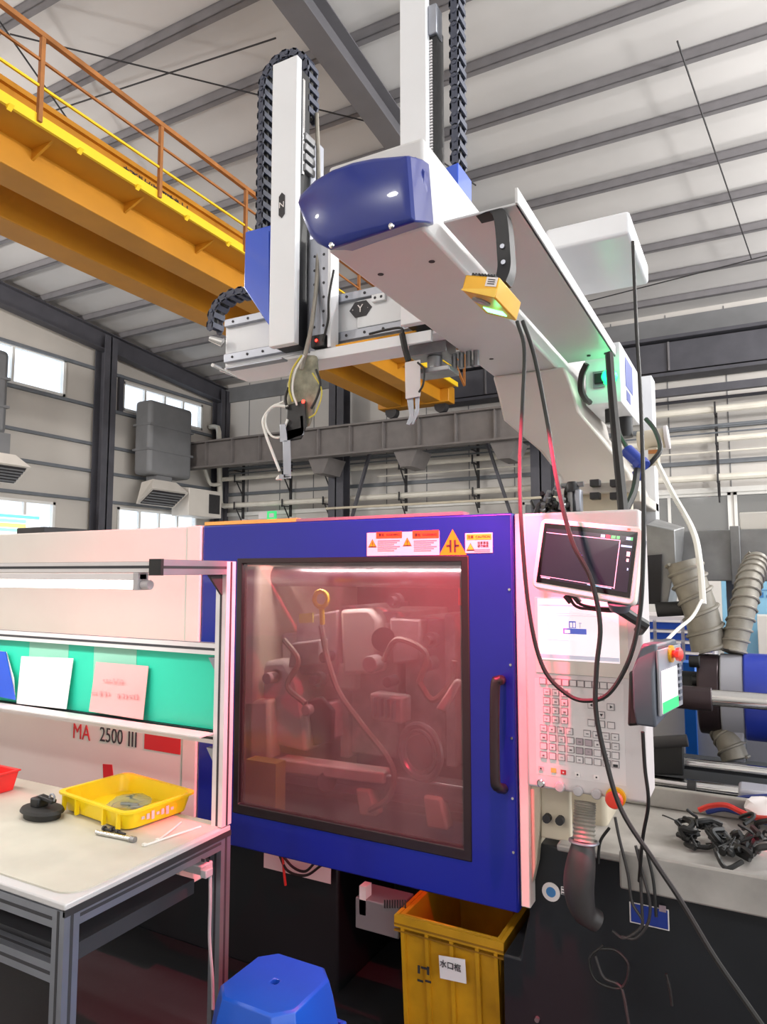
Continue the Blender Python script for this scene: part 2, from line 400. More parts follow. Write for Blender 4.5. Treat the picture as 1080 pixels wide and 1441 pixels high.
# ---- pipes on the back wall
def pipe(label, pts, r, m='pipe_white', name='pipe'):
    q = [Vector(p) for p in pts]; out = [q[0]]
    for i in range(1, len(q)-1):                      # rounded elbows
        a = (q[i-1]-q[i]).normalized()*r*2.2; c = (q[i+1]-q[i]).normalized()*r*2.2
        out += [q[i]+a, q[i]+a*.35+c*.35*.3, q[i]+a*.3*.35+c*.35, q[i]+c] if False else [q[i]+a, q[i]+(a+c)*.22, q[i]+c]
    out.append(q[-1]); return tag(MB().tube(out, r, 10).build(name, m), label, 'pipe')
PYY = 17.45
pipe('upper white box-like pipe running under the crane runway girder', [(-15.3, PYY, 5.3), (XR, PYY, 5.3)], .085)
pipe('middle white pipe on black wall brackets behind the machine', [(-15.3, PYY, 4.6), (XR, PYY, 4.6)], .07)
pipe('lowest white pipe turning up at an elbow beside the left wall', [(-15.92, PYY, at(305, 600, Y=PYY).z), at(308, 600, Y=PYY), Vector((at(310, 715, Y=PYY).x, PYY, 3.72)), (XR, PYY, 3.72)], .085)
pipe('short white pipe bending down to the middle pipe in the corner', [(-15.9, 16.2, at(276, 638, X=-15.9).z), at(281, 640, X=-15.7), at(296, 683, X=-15.6), at(312, 681, Y=17.3)], .06)
pipe('thin grey conduit between the upper and middle pipes', [(-15.2, 17.6, 4.95), (XR, 17.6, 4.95)], .03, 'steel_grey')
pipe('second thin grey conduit just above the middle pipe', [(-15.2, 17.6, 4.78), (XR, 17.6, 4.78)], .022, 'steel_grey')
pipe('thin dark conduit below the runway girder on the rear wall', [(-8, 17.7, 5.62), (XR, 17.7, 5.62)], .04, 'steel_dark')
pipe('thin white conduit above the lowest pipe', [(-9.6, 17.6, 4.34), (XR, 17.6, 4.34)], .022)
pipe('low thin rail just above the machine top at the rear wall', [(-10.9, 16.866, 3.4), (-4.2, 16.866, 3.4)], .035, 'beige')
pb = thing('pipe_bracket', 'black iron wall bracket with stacked arms carrying the white pipes', 'bracket', (-14.7, 17.8, 3.5), 'pipe brackets on the rear wall')
MB().box((-14.73, 17.72, 3.3), (-14.67, 17.8, 5.3)).build('upright', 'black_iron', pb)
for z in (5.2, 4.85, 4.5, 3.62): MB().box((-14.725, 17.3, z-.03), (-14.675, 17.75, z)).build('arm', 'black_iron', pb)
for z in (4.5, 3.62): MB().bar((-14.7, 17.4, z), (-14.7, 17.74, z-.45), .03).build('strut', 'black_iron', pb)
for z in (5.25, 4.5, 3.62): MB().box((-14.72, 17.3, z-.05), (-14.68, 17.33, z+.2)).build('end_stop', 'black_iron', pb)
for x in (-12.8, -11.3, -8.75, -6.55, -.65, 4): copytree(pb, (x+14.7, 0, 0))
tag(MB().box((-3.3, 17.0, 5.62), (XR, 17.14, 5.8)).build('steel_rail', 'steel_dark'), 'dark steel rail spanning the rear wall above the pipes', 'rail')

t = thing('exit_sign', 'small green and white exit sign on the rear wall above the machine', 'sign', at(380, 731, Y=17.3))
front_quad_ = lambda x0, y0, x1, y1, Y: MB().box(at(x0, y0, Y=Y), at(x1, y1, Y=Y)+Vector((0, .06, 0)))
front_quad_(364, 721, 376, 730, 17.3).build('white_half', 'label_white', t); front_quad_(376, 719.5, 388, 731, 17.3).build('green_half', 'screen_green', t); front_quad_(379, 722.5, 385, 728, 17.27).build('figure', 'label_white', t)
# ---- left wall fittings: ducts and air outlets
def duct(label, y0, y1, z0, z1, x1=XL+.9):
    t = thing('air_duct', label, 'duct', (XL+.3, (y0+y1)/2, z0))
    MB().box((XL+.35, y0, z0), (x1, y1, z1)).build('trunk', 'duct_grey', t, .12, 3)
    for z in [z0 + (z1-z0)*k/3 for k in (1, 2)]: MB().box((XL+.33, y0-.02, z-.03), (x1+.02, y1+.02, z+.03)).build('joint_flange', 'duct_grey', t)
    return t
duct('tall grey sheet metal air duct below the left wall window', 14.0, 15.7, 4.35, 6.5, XL+1.0)
duct('narrow pale air duct at the edge beside the first column bay', 9.2, 9.95, 4.75, 6.75, XL+.7)
def outlet(label, p, sc, top):
    x, y, z = p; t = thing('air_outlet', label, 'air outlet', p)
    lo, hi = Vector((x-.25*sc, y, z-.3*sc)), Vector((x+.35*sc, y, z+.12*sc)); W = Vector((0, .72*sc, 0)); d = (hi-lo).normalized(); nrm = Vector((d.z, 0, -d.x))
    MB().loft([[lo-W, hi-W, hi+W, lo+W], [Vector((x-.35*sc, y-.45*sc, z+.35*sc)), Vector((x+.1*sc, y-.45*sc, z+.42*sc)), Vector((x+.1*sc, y+.45*sc, z+.42*sc)), Vector((x-.35*sc, y+.45*sc, z+.35*sc))]]).build('hood', 'mach_white2', t)
    MB().box((x-.33*sc, y-.3*sc, z+.36*sc), (x+.08*sc, y+.3*sc, max(top, z+.4*sc))).build('neck', 'duct_grey', t)
    mid = (lo+hi)/2; L = (hi-lo).length/2
    MB().obox(mid+nrm*.012, (d, (0, 1, 0), nrm), (L*.82, .62*sc, .012)).build('grille_back', 'ink', t)
    for i in range(5): MB().obox(mid + d*L*(-.6+.3*i) + nrm*.03, (d, (0, 1, 0), nrm), (.02*sc, .62*sc, .012)).build('louvre', 'duct_grey', t)
outlet('white louvred air outlet under the tall grey duct', at(228, 697, X=-15.15), 1.0, 4.349)
outlet('white louvred air outlet beside the narrow pale duct', at(-6, 660, X=-15.15), .9, 4.749)
t = thing('wall_cabinet', 'square louvred vent box in the rear left corner', 'vent', at(280, 722, X=-15.2))
p = at(280, 709, X=-15.2); MB().box((p.x-.4, p.y-.75, p.z-.42), (p.x+.3, p.y+.7, p.z+.42)).build('case', 'mach_white2', t, .02)
MB().box((p.x+.29, p.y+.12, p.z-.3), (p.x+.32, p.y+.6, p.z+.3)).build('grille', 'black_iron', t)

# ---- yellow overhead bridge crane
cr = thing('bridge_crane', 'yellow double girder overhead bridge crane with walkway and rusty handrail', 'crane', (-7.3, 8, 5.8))
CY0, CY1 = -4.0, 15.6
for (xa, xb) in ((-6.73, -7.15), (-7.8, -8.25)):
    MB().box((xa, CY0, 5.8), (xb, CY1, 6.66)).build('girder', 'crane_yellow', cr, .01)
    MB().box((xa+.05, CY0, 6.64), (xb-.05, CY1, 6.7)).build('top_flange', 'crane_yellow', cr)
MB().box((-6.73, CY0, 6.12), (-6.26, CY1, 6.15)).build('walkway', 'crane_yellow', cr)
MB().box((-6.285, CY0, 6.10), (-6.25, CY1, 6.21)).build('edge_channel', 'crane_edge', cr)
p0 = MB().prism([(-6.73, 2.0, 6.12), (-6.4, 2.0, 6.12), (-6.73, 2.0, 6.0)], (0, .03, 0)).build('walkway_bracket', 'crane_yellow', cr)
for i in range(1, 11): piece(p0, (0, 1.25*i, 0))
p0 = MB().prism([(-6.27, 2.3, 6.1), (-6.2, 2.3, 6.1), (-6.25, 2.3, 6.05)], (0, .05, 0)).build('drip_lug', 'crane_edge', cr)
for i in range(1, 16): piece(p0, (0, .8*i, 0))
for k in range(9):
    y = 1.0 + 1.62*k; MB().bar((-6.24, y, 6.12), (-6.24, y, 7.06), .045).build('rail_post', 'rust_rail', cr)
MB().bar((-6.24, CY0, 7.06), (-6.24, CY1, 7.06), .055).build('handrail', 'rust_rail', cr)
for z in (6.78, 6.5): MB().bar((-6.24, CY0, z), (-6.24, CY1, z), .025).build('mid_rail', 'crane_edge' if z < 6.6 else 'rust_rail', cr)
ec = MB().box((-6.5, 15.6, 5.78), (-8.5, 16.0, 6.2)).build('end_carriage', 'crane_yellow', cr, .02)
for x in (-6.8, -8.2): MB().cyl((x, 15.75, 5.72), (x, 15.95, 5.72), .16).build('wheel', 'black_iron', ec)
for (a, c) in (((-6.2, 14.6, 7.06), (-6.2, 15.9, 6.2)), ((-6.2, 15.9, 7.06), (-6.2, 15.9, 6.2)), ((-6.2, 14.6, 7.06), (-6.2, 15.9, 7.06))): MB().bar(a, c, .05).build('ladder_rail', 'rust_rail', cr)
tA, tB = at(182, 239, X=-6.725), at(264, 285, X=-6.725)
for k, chx in enumerate('起升物件下严禁站人'): q = tA.lerp(tB, k/8); text('lettering', chx, .2, 'ink', cr, (-6.725, q.y, 6.5), (R(90), 0, R(90)), .002)

for i, p in enumerate(FILL_LAMPS):  # housings for the added fill lamps, all out of view
    t = thing('fill_lamp', 'added round fill lamp under the roof, out of view', 'lamp', (p[0], p[1], p[2]), 'added fill lamps')
    MB().lathe(p[:3], (0, 0, 1), [(.0, .2), (.14, .2), (.12, .36), (.0, .36)], 20).build('ballast', 'alu', t)
    MB().lathe((p[0], p[1], p[2]+.05), (0, 0, 1), [(0, 0), (.06, .02), (.08, .08), (.04, .15), (0, .15)], 12).build('bulb', 'fill_lamp_glow', t)
    MB().cyl((p[0], p[1], p[2]+.36), (p[0], p[1], roofz(p[1])-.1), .02, n=6).build('stem', 'black_iron', t)

# ---- far LED board and cabinets in the background
t = thing('display_board', 'lit wall display with blue, green and yellow rows', 'display', at(30, 760, X=-8))
a = at(-14, 722, X=-8); c = at(56, 753, X=-8); yw = c.y - a.y
zt, zb_ = 2.265, 1.95
MB().box((-8.06, a.y, zb_), (-8, c.y, zt)).build('panel', 'tv_white', t)
for (k0, k1, m) in ((.02, .14, 'tv_blue'), (.2, .33, 'tv_green'), (.36, .52, 'tv_yellow'), (.56, .68, 'tv_green')):
    MB().box((-8, a.y+.02, zt-(zt-zb_)*k1), (-7.99, c.y-(.02 if m == 'tv_blue' else .2), zt-(zt-zb_)*k0)).build('row', m, t)
MB().box((-8.05, (a.y+c.y)/2-.04, 0), (-8.01, (a.y+c.y)/2+.04, zb_)).build('stand', 'black_iron', t)
a = at(62, 741, X=-6.5); c = at(168, 741, X=-6.5)
t = thing('dark_cabinet', 'dark low cabinet standing behind the white guard', 'cabinet', (-6.7, (a.y+c.y)/2, 0))
MB().box((-6.95, a.y, 0), (-6.5, c.y, a.z)).build('body', 'black_iron', t, .01)
MB().box((-6.5, a.y+.03, .1), (-6.48, c.y-.03, a.z-.12)).build('front_panel', 'base_black', t)

# ================================================================ INJECTION MOULDING MACHINE
mc = thing('molding_machine', 'large white and blue injection moulding machine with tinted window door', 'machine', (-1.4, 2.5, 0))
FY = 2.0
# base
MB().box((-4.6, 2.3, 0), (-1.42, 3.4, .55)).build('bed_frame', 'base_black', mc, .01)
MB().box((-1.42, 2.75, 0), (-.62, 3.4, .55)).build('rear_bed', 'base_black', mc, .01)
bp = MB(); bp.prism([(-.70, 2.06, 0), (-.70, 2.06, .43), (-.65, 2.06, .43), (-.62, 2.06, .56), (-.62, 2.06, .765), (1.6, 2.06, .765), (1.6, 2.06, 0)], (0, 1.3, 0))
bpo = bp.build('base_panel', 'base_black', mc, .006)
p0 = MB().cyl((-.6, 2.05, .28), (-.6, 2.061, .28), .007, n=8).build('panel_screw', 'steel', bpo)
# white guard at the left with its lettering
g = MB(); g.box((-4.6, FY, .42), (-1.925, FY+.05, 1.728)); g.box((-1.925, FY-.004, .42), (-1.853, FY+.05, 1.729))
gp = g.build('guard_panel', 'mach_white', mc, .006)
MB().box((-4.6, FY+.05, 1.66), (-1.853, FY+.8, 1.725)).build('guard_top', 'mach_white2', mc)
tz = .885
text('lettering', 'MA', .088, 'red_print', gp, (at(115, 1031, Y=FY).x, FY-.002, at(115, 1031, Y=FY).z), sx=.85)
text('lettering', '2500', .084, 'ink', gp, (at(157, 1036, Y=FY).x, FY-.002, at(157, 1036, Y=FY).z), sx=.8)
text('lettering', 'III', .088, 'ink', gp, (at(187, 1041, Y=FY).x, FY-.002, at(187, 1041, Y=FY).z), sx=.85)
def front_quad(b, x0, y0, x1, y1, Y, t=.0015):
    a = at(x0, y0, Y=Y); c = at(x1, y1, Y=Y); return b.box((a.x, Y-t, a.z), (c.x, Y, c.z))
front_quad(MB(), 204, 1028, 254, 1062, FY-.0005).build('red_square', 'red_print', gp)
pts = [at(145, 1075, Y=FY-.0005), at(158, 1076, Y=FY-.0005), at(161, 1104, Y=FY-.0005), at(162, 1135, Y=FY-.0005), at(147, 1135, Y=FY-.0005)]
MB().prism(pts, (0, -.0015, 0)).build('red_stripe', 'red_print', gp)
front_quad(MB(), 246, 1134, 254, 1150, FY-.005).build('red_tab', 'red_print', gp)
# door
DX0, DX1, DZ0, DZ1 = -1.848, -.632, .583, 1.728; WX0, WX1, WZ0, WZ1 = -1.665, -.785, .712, 1.588
def ringbox(b, x0, x1, z0, z1, u0, u1, v0, v1, ya, yb):
    b.box((x0, ya, z0), (x1, yb, v0)); b.box((x0, ya, v1), (x1, yb, z1)); b.box((x0, ya, v0), (u0, yb, v1)); b.box((u1, ya, v0), (x1, yb, v1)); return b
def frame(x0, x1, z0, z1, u0, u1, v0, v1, ya, yb):
    o = [(x0,z0),(x1,z0),(x1,z1),(x0,z1)]; i = [(u0,v0),(u1,v0),(u1,v1),(u0,v1)]; b = MB()
    vs = [(x,y,z) for y in (ya,yb) for (x,z) in o+i]; fs = []
    for k in range(4):
        n = (k+1) % 4
        fs += [(k,n,4+n,4+k),(8+k,12+k,12+n,8+n),(k,8+k,8+n,n),(4+k,4+n,12+n,12+k)]
    return b.add(vs, fs)
door = frame(DX0, DX1, DZ0, DZ1, WX0, WX1, WZ0, WZ1, FY, FY+.045).build('sliding_door', 'mach_blue', mc, .006)
frame(WX0-.012, WX1+.014, WZ0-.014, WZ1+.014, WX0+.012, WX1-.012, WZ0+.02, WZ1-.004, FY-.003, FY+.03).build('window_gasket', 'plastic_black', door, .003)
MB().box((WX0, FY+.012, WZ0), (WX1, FY+.02, WZ1)).build('window_pane', 'machine_glass', door)
h = [at(706, 957, Y=FY), at(703, 958, Y=FY-.05), at(697, 970, Y=FY-.06), at(697, 1090, Y=FY-.06), at(701, 1107, Y=FY-.05), at(709, 1110, Y=FY)]
MB().tube(spline(h, 5), .0145, 12).build('handle', 'plastic_black', door)
for z in (1.5, 1.28, 1.07, .9, .75): MB().cyl((DX1-.012, FY-.003, z), (DX1-.012, FY+.001, z), .004, n=8).build('screw', 'chrome', door)
lb = front_quad(MB(), 517, 750, 619, 781, FY-.0003).build('warning_label', 'label_white', door)
def on_label(parent, name, x0, y0, x1, y1, m, d=.002): return front_quad(MB(), x0, y0, x1, y1, FY-d, .001).build(name, m, door)
for (x0, x1) in ((530, 566), (581, 618)):
    on_label(lb, 'label_header', x0, 749 if x0 < 570 else 747, x1, 757, 'orange_print')
    for k in range(6): on_label(lb, 'label_line', x0+2, 760.5+k*2.8, x1-3-(k % 3)*4, 761.3+k*2.8, 'label_line')
    text('lettering', '警告  WARNING', .0105, 'ink', door, at((x0+x1)/2, 752.6, Y=FY-.0035))
def tri(cx, cy, s, m, name, Y): 
    c = at(cx, cy, Y=Y); return MB().prism([(c.x-s, Y, c.z-s*.8), (c.x+s, Y, c.z-s*.8), (c.x, Y, c.z+s*.95)], (0, -.001, 0)).build(name, m, door)
for cx, cy in ((524.5, 765), (573.5, 763)):
    tri(cx, cy, .0155, 'ink', 'hazard_border', FY-.002); tri(cx, cy-.3, .0125, 'amber_print', 'hazard_triangle', FY-.003)
    text('lettering', '!', .02, 'ink', door, at(cx, cy+1, Y=FY-.0045))
tr = tri(637.5, 764.5, .0455, 'amber_print', 'warning_triangle', FY-.0005)
c = at(637.5, 767, Y=FY-.002)
for sx in (-1, 1):
    MB().box((c.x+sx*.0075-.003, FY-.003, c.z-.022), (c.x+sx*.0075+.003, FY-.0015, c.z+.016)).build('hazard_symbol', 'ink', door)
    MB().box((c.x+sx*.009, FY-.003, c.z-.005), (c.x+sx*.021, FY-.0015, c.z+.001)).build('hazard_symbol', 'ink', door)
front_quad(MB(), 655, 750.5, 694, 778, FY-.0003).build('notice_label', 'label_white', door, .003)
on_label(None, 'label_header', 657, 752, 692, 759, 'yellow_print')
text('lettering', '注意  CAUTION', .0105, 'ink', door, at(674, 755.6, Y=FY-.0035))
tri(662.5, 770, .0135, 'ink', 'hazard_border', FY-.002); tri(662.5, 769.5, .0105, 'yellow_print', 'hazard_triangle', FY-.003)
for k, t_ in enumerate(('注意高温', '请勿触摸')): text('lettering', t_, .009, 'ink', door, at(680, 764+k*4.5, Y=FY-.0025))
for k in range(2): on_label(None, 'label_line', 668, 773+k*2.4, 690, 773.7+k*2.4, 'label_line')
# top edge, lock strip and post beside the door
MB().box((-1.845, FY+.005, 1.729), (-1.42, FY+.06, 1.742)).build('top_edge_strip', 'lime', mc)
MB().box((-1.42, FY+.005, 1.729), (-.79, FY+.06, 1.739)).build('top_edge_rail', 'steel_grey', mc)
MB().box((-.628, FY+.01, .60), (-.6, FY+.12, 1.725)).build('door_edge_strip', 'mach_white', mc, .003)
MB().prism([(-.6, FY+.03, .66), (-.6, FY+.03, 1.72), (-.572, FY+.03, 1.72), (-.572, FY+.03, .85), (-.585, FY+.03, .72)], (0, .1, 0)).build('door_post', 'beige', mc, .003)
for z in (1.315, 1.0): MB().box((-.603, FY+.02, z-.045), (-.575, FY+.04, z+.045)).build('limit_switch', 'rubber', mc, .003)
bk = MB().box((-.575, FY+.04, .79), (-.49, FY+.07, 1.0)).build('mount_plate', 'beige', mc, .004)
for x in (-.553, -.516): MB().cyl((x, FY+.02, .85), (x, FY+.04, .85), .012, n=10).build('bolt', 'black_iron', bk)
# inner mechanics behind the window
MB().box((-3.0, 3.05, .5), (-.5, 3.12, 1.7)).build('rear_guard', 'duct_grey', mc)
MB().box((-2.02, 2.2, .55), (-1.74, 3.0, 1.58)).build('moving_platen', 'beige', mc, .02)
fp = MB().box((-.72, 2.2, .55), (-.42, 3.0, 1.70)).build('fixed_platen', 'beige', mc, .015)
for y in (2.32, 2.9):
    for z in (.76, 1.535): MB().cyl((-2.6, y, z), (-.7, y, z), .04, n=16).build('tie_bar', 'steel', mc)
m1 = MB(); m1.box((-1.4, 2.36, .86), (-1.2, 2.86, 1.40)); m1.box((-1.44, 2.34, .84), (-1.4, 2.88, 1.42)); m1.build('mold_half', 'mold_steel', mc, .006)
m2 = MB(); m2.box((-1.17, 2.36, .88), (-1.0, 2.86, 1.38)); m2.box((-1.0, 2.34, .86), (-.96, 2.88, 1.40)); m2.build('mold_half', 'mold_steel', mc, .006)
b = MB()
for (x0, x1, z0, z1, y0) in ((-1.74, -1.62, .9, 1.3, 2.36), (-1.62, -1.44, .95, 1.22, 2.4), (-1.7, -1.5, 1.22, 1.32, 2.42), (-.96, -.82, .98, 1.3, 2.4), (-.9, -.74, .84, .96, 2.34), (-1.5, -1.36, 1.1, 1.2, 2.32), (-1.36, -1.22, 1.28, 1.36, 2.33)):
    b.box((x0, y0, z0), (x1, y0+.25, z1))
b.build('clamp_blocks', 'mach_white2', mc, .012)
b = MB(); b.box((-1.72, 2.22, .78), (-.74, 2.3, .84)); b.box((-1.72, 2.3, .60), (-.74, 2.6, .7)); b.build('lower_beam', 'steel', mc, .008)
def inner(name, m, q, Y, d, bev=.008): return MB().loft([[at(x, y, Y=Y)+Vector((0, k, 0)) for x, y in q] for k in (0, d)]).build(name, m, mc, bev)
inner('core_block', 'mold_steel', ((418, 870), (476, 858), (474, 950), (412, 950)), 2.3, .12)
inner('core_block', 'mach_white2', ((478, 858), (520, 856), (532, 872), (530, 948), (482, 950)), 2.28, .14, .015)
inner('slide_block', 'mold_steel', ((410, 905), (450, 900), (450, 935), (405, 940)), 2.24, .08)
inner('slide_block', 'mold_steel', ((548, 870), (592, 872), (590, 930), (552, 935)), 2.3, .1)
inner('toggle_shoulder', 'mach_white2', ((352, 965), (372, 930), (400, 928), (420, 960), (430, 1020), (432, 1060), (350, 1040)), 2.25, .12, .02)
inner('toggle_column', 'beige', ((340, 985), (378, 985), (380, 1120), (344, 1110)), 2.2, .08, .015)
inner('ejector_plate', 'mold_steel', ((440, 990), (470, 988), (472, 1040), (436, 1045)), 2.28, .1)
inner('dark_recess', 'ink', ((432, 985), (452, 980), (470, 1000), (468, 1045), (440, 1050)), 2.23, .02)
inner('cross_bar', 'mach_white2', ((388, 1068), (540, 1088), (540, 1104), (388, 1086)), 2.2, .08, .006)
inner('water_block', 'mold_steel', ((520, 975), (566, 982), (566, 1020), (522, 1014)), 2.24, .08)
for i in range(4): inner('water_fin', 'alu', tuple((524+i*9+dx, 982+i*1.5+dy) for dx, dy in ((0, 0), (3, 0), (3, 26), (0, 26))), 2.22, .02, 0)
inner('foot_clamp', 'beige', ((500, 1110), (520, 1112), (530, 1150), (505, 1148)), 2.2, .06)
inner('foot_clamp', 'beige', ((595, 1120), (620, 1124), (630, 1170), (600, 1165)), 2.2, .06)
inner('white_hose_end', 'mach_white2', ((640, 955), (648, 960), (625, 1003), (612, 998)), 2.15, .03)
inner('yellow_tag', 'lime', ((421, 864), (440, 862), (440, 876), (421, 877)), 2.28, .01, 0)
for (x, y, r_) in ((455, 925, .02), (520, 935, .03), (545, 960, .02), (600, 935, .025), (375, 955, .022), (430, 1000, .02)): c = at(x, y, Y=2.2); MB().cyl(c, c+Vector((0, .06, 0)), r_, n=14).build('plug', random.choice(('mold_steel', 'ink', 'steel')), mc, .003)
eb = MB().ring(at(452, 843, Y=2.22), (0, 1, 0), .03, .009, 20, 8).build('lifting_eye', 'tray_yellow', mc)
MB().cyl(at(453, 856, Y=2.22), at(454, 878, Y=2.24), .01, n=10).build('eye_shank', 'tray_yellow', eb)
for p_ in ([(452, 880), (462, 930), (478, 975), (510, 1020), (545, 1065), (555, 1095), (545, 1125), (520, 1140)], [(590, 960), (610, 985), (635, 960), (640, 930)], [(400, 900), (420, 930), (405, 965), (430, 990)], [(540, 930), (560, 900), (600, 920), (590, 960)]):
    cable('mold_hose', [at(x, y, Y=2.2) for x, y in p_], .011, 'hose_grey', mc)
MB().ring(at(592, 1058, Y=2.22), (.3, 1, 0), .09, .012, 28, 8).build('hose_loop', 'steel', mc)
MB().ring(at(590, 1058, Y=2.24), (.3, 1, 0), .07, .007, 28, 6).build('hose_loop', 'steel', mc)
MB().cyl(at(592, 1058, Y=2.3), at(592, 1058, Y=2.34), .06, n=24).build('core_disc', 'hose_dark', mc)
MB().cyl(at(540, 900, Y=2.28), at(540, 900, Y=2.36), .045, n=20).build('cylinder_face', 'hose_dark', mc)
MB().cyl(at(460, 1100, Y=2.2), at(460, 1100, Y=2.3), .035, n=16).build('cylinder_face', 'hose_dark', mc)
for (x, y) in ((452, 955), (395, 950), (610, 900), (560, 845)): MB().lathe(at(x, y, Y=2.28), (0, -1, 0), [(.0, 0), (.028, 0), (.028, .03), (.016, .03), (.016, .06), (0, .06)], 12).build('coupling', 'steel', mc)
MB().box((-1.05, 2.6, 1.42), (-1.0, 2.64, 1.56)).build('sensor_post', 'estop_red', mc)
MB().box((-1.72, 2.12, .64), (-1.58, 2.18, .85)).build('yellow_plate', 'lime', mc)
area_light('inner_fill_light', (-1.25, 2.25, 1.66), (R(-25), 0, 0), .8, .05, 10, (1, .96, .93))  # added light to brighten the mechanics behind the door window
MB().box((-1.66, 2.2, 1.665), (-.84, 2.3, 1.685)).build('inner_fill_case', 'fixture', mc)  # added housing for the interior fill light
# stuff visible in the gap under the door
fc = front_quad(MB(), 372, 1195, 466, 1244, 2.28).build('foil_sheet', 'label_white', mc)
for k, pts in enumerate(([(392, 1200), (405, 1225), (430, 1232), (452, 1218)], [(395, 1200), (412, 1220), (430, 1226), (445, 1212)], [(398, 1204), (400, 1228), (402, 1246)])):
    cable('wire', [at(x, y, Y=2.24) for x, y in pts], .005, 'rubber' if k < 2 else 'wire_red', mc)
ap = thing('drop_chute_box', 'small grey vented box under the machine door beside the yellow bin', 'box', at(555, 1300, Y=2.2))
front_quad(MB(), 524, 1243, 583, 1300, 2.28, .12).build('body', 'duct_grey', ap, .004)
for k in range(9): front_quad(MB(), 541+k*3.6, 1266, 543+k*3.6, 1278, 2.159, .002).build('vent_slot', 'black_iron', ap)
front_quad(MB(), 514, 1240, 523, 1282, 2.2, .04).build('white_edge', 'label_white', ap)

# ---- control panel
cp = MB().box((-.586, 1.95, .955), (-.266, 2.09, 1.72)).build('control_panel', 'panel_grey', mc, .008, 3)
PY = 1.95
front_quad(MB(), 753, 840, 886, 955, PY+.001, .003).build('screen_bezel', 'mach_white2', cp, .001)
front_quad(MB(), 757, 842, 873, 934, PY-.002).build('screen', 'screen_white', cp)
for (x0, y0, x1, y1, m) in ((793, 884, 826, 893, 'screen_blue'), (801, 874, 811, 884, 'screen_blue'), (802.5, 876, 806, 883, 'screen_white'), (807, 876, 810, 883, 'screen_white'), (795, 886, 803, 891, 'screen_white'), (816, 877, 817.5, 884, 'screen_line'), (815, 876, 819, 878.5, 'screen_line'), (782, 863, 834, 864, 'screen_line'), (758, 852, 872, 853, 'screen_line'), (765, 900, 800, 901, 'screen_line'), (800, 902, 820, 903, 'screen_line'), (758, 925, 872, 926, 'screen_line'), (782, 866, 840, 867, 'screen_line')):
    front_quad(MB(), x0, y0, x1, y1, PY-.0036 if m == 'screen_white' else PY-.003, .001).build('screen_graphic', m, cp)
front_quad(MB(), 753, 954, 882, 1106, PY+.0005, .001).build('keypad_sheet', 'key_face', cp)
def K(zx, zy): return 720+zx/4.5, 880+zy/4.5
keys = []
for i in range(10): keys.append((200+48*i, 352+3.6*i, 0))
for r_ in range(4):
    for c_ in range(3): keys.append((225+56*c_, 420+57*r_+6*c_, 0))
for q in ((565, 455), (508, 505), (630, 517), (570, 567), (508, 617), (570, 625), (633, 633)): keys.append(q+(0,))
for i, x in enumerate((205, 258, 313, 369)): keys.append((x, 650+7*i, 0))
for x, y in ((481, 685), (540, 693), (598, 700), (658, 707)): keys.append((x, y, 0))
for r_ in range(3):
    for c_ in range(9): keys.append((205+57*c_, 706+57*r_+7.6*c_, 1 if c_ in (4, 5) and r_ < 2 else 0))
kproto = {}
for zx, zy, kd in keys:
    p_ = at(*K(zx, zy), Y=PY-.001)
    if kd not in kproto:
        b = MB(); s_ = .0098; b.box((p_.x-s_, PY-.002, p_.z-s_*.92), (p_.x+s_, PY, p_.z+s_*.92)); b.slot(1); s2 = .0082
        b.box((p_.x-s2, PY-.004, p_.z-s2*.9), (p_.x+s2, PY-.001, p_.z+s2*.9)); kproto[kd] = (b.build('key', ['key_line', 'key_dark' if kd else 'key_face'], cp), p_)
    else: piece(kproto[kd][0], p_ - kproto[kd][1])
for (zx, zy, ang) in ((565, 455, 0), (508, 505, 1), (630, 517, 3), (570, 567, 2)):
    c = at(*K(zx, zy), Y=PY-.0055); s_ = .005; pts = []
    for a in (90, 210, 330): pts.append((c.x+s_*math.cos(R(a+90*ang)), c.y, c.z+s_*math.sin(R(a+90*ang))))
    MB().prism(pts, (0, .001, 0)).build('arrow_mark', 'ink', cp)
marks = [m_ for m_ in keys if m_[2] == 0][10:22] + keys[29:37] + keys[37:60:2]
for i, (zx, zy, kd) in enumerate(marks):
    c = at(*K(zx, zy), Y=PY-.0045); u = .0035
    MB().box((c.x-u, c.y-.0005, c.z-u*(.3 + .4*(i % 3))), (c.x+u*(1-.4*(i % 2)), c.y, c.z+.0004)).build('key_mark', 'key_line', cp)
c = at(*K(660, 886), Y=PY-.0046); MB().box((c.x-.006, c.y-.001, c.z-.005), (c.x+.006, c.y, c.z+.002)).build('key_mark', 'ink', cp)
for (zx, zy, m) in ((188, 905, 'knob_pale'), (268, 918, 'lime'), (330, 930, 'red_print'), (420, 945, 'label_white'), (540, 962, 'label_white')):
    c = at(*K(zx, zy), Y=PY-.001); MB().box((c.x-.007, c.y-.0015, c.z-.006), (c.x+.007, c.y, c.z+.006)).build('symbol_tile', m, cp)
    if m != 'lime': MB().box((c.x-.002, c.y-.0025, c.z-.002), (c.x+.002, c.y-.001, c.z+.002)).build('symbol_mark', 'label_white' if m == 'red_print' else 'ink', cp)
c = at(*K(190, 997), Y=PY); MB().lathe(c, (0, -1, 0), [(0, 0), (.011, 0), (.011, .006), (.008, .009), (0, .009)], 18).build('key_switch', 'chrome', cp)
for (zx, zy) in ((310, 1020), (425, 1046), (543, 1066)):
    c = at(*K(zx, zy), Y=PY); MB().lathe(c, (0, -1, 0), [(0, 0), (.0135, 0), (.0135, .008), (.011, .011), (0, .012)], 20).build('push_button', 'knob_pale', cp)
c = at(*K(665, 1085), Y=PY)
MB().cyl(c, c+Vector((0, -.012, 0)), .0255, n=24).build('stop_collar', 'estop_yellow', cp)
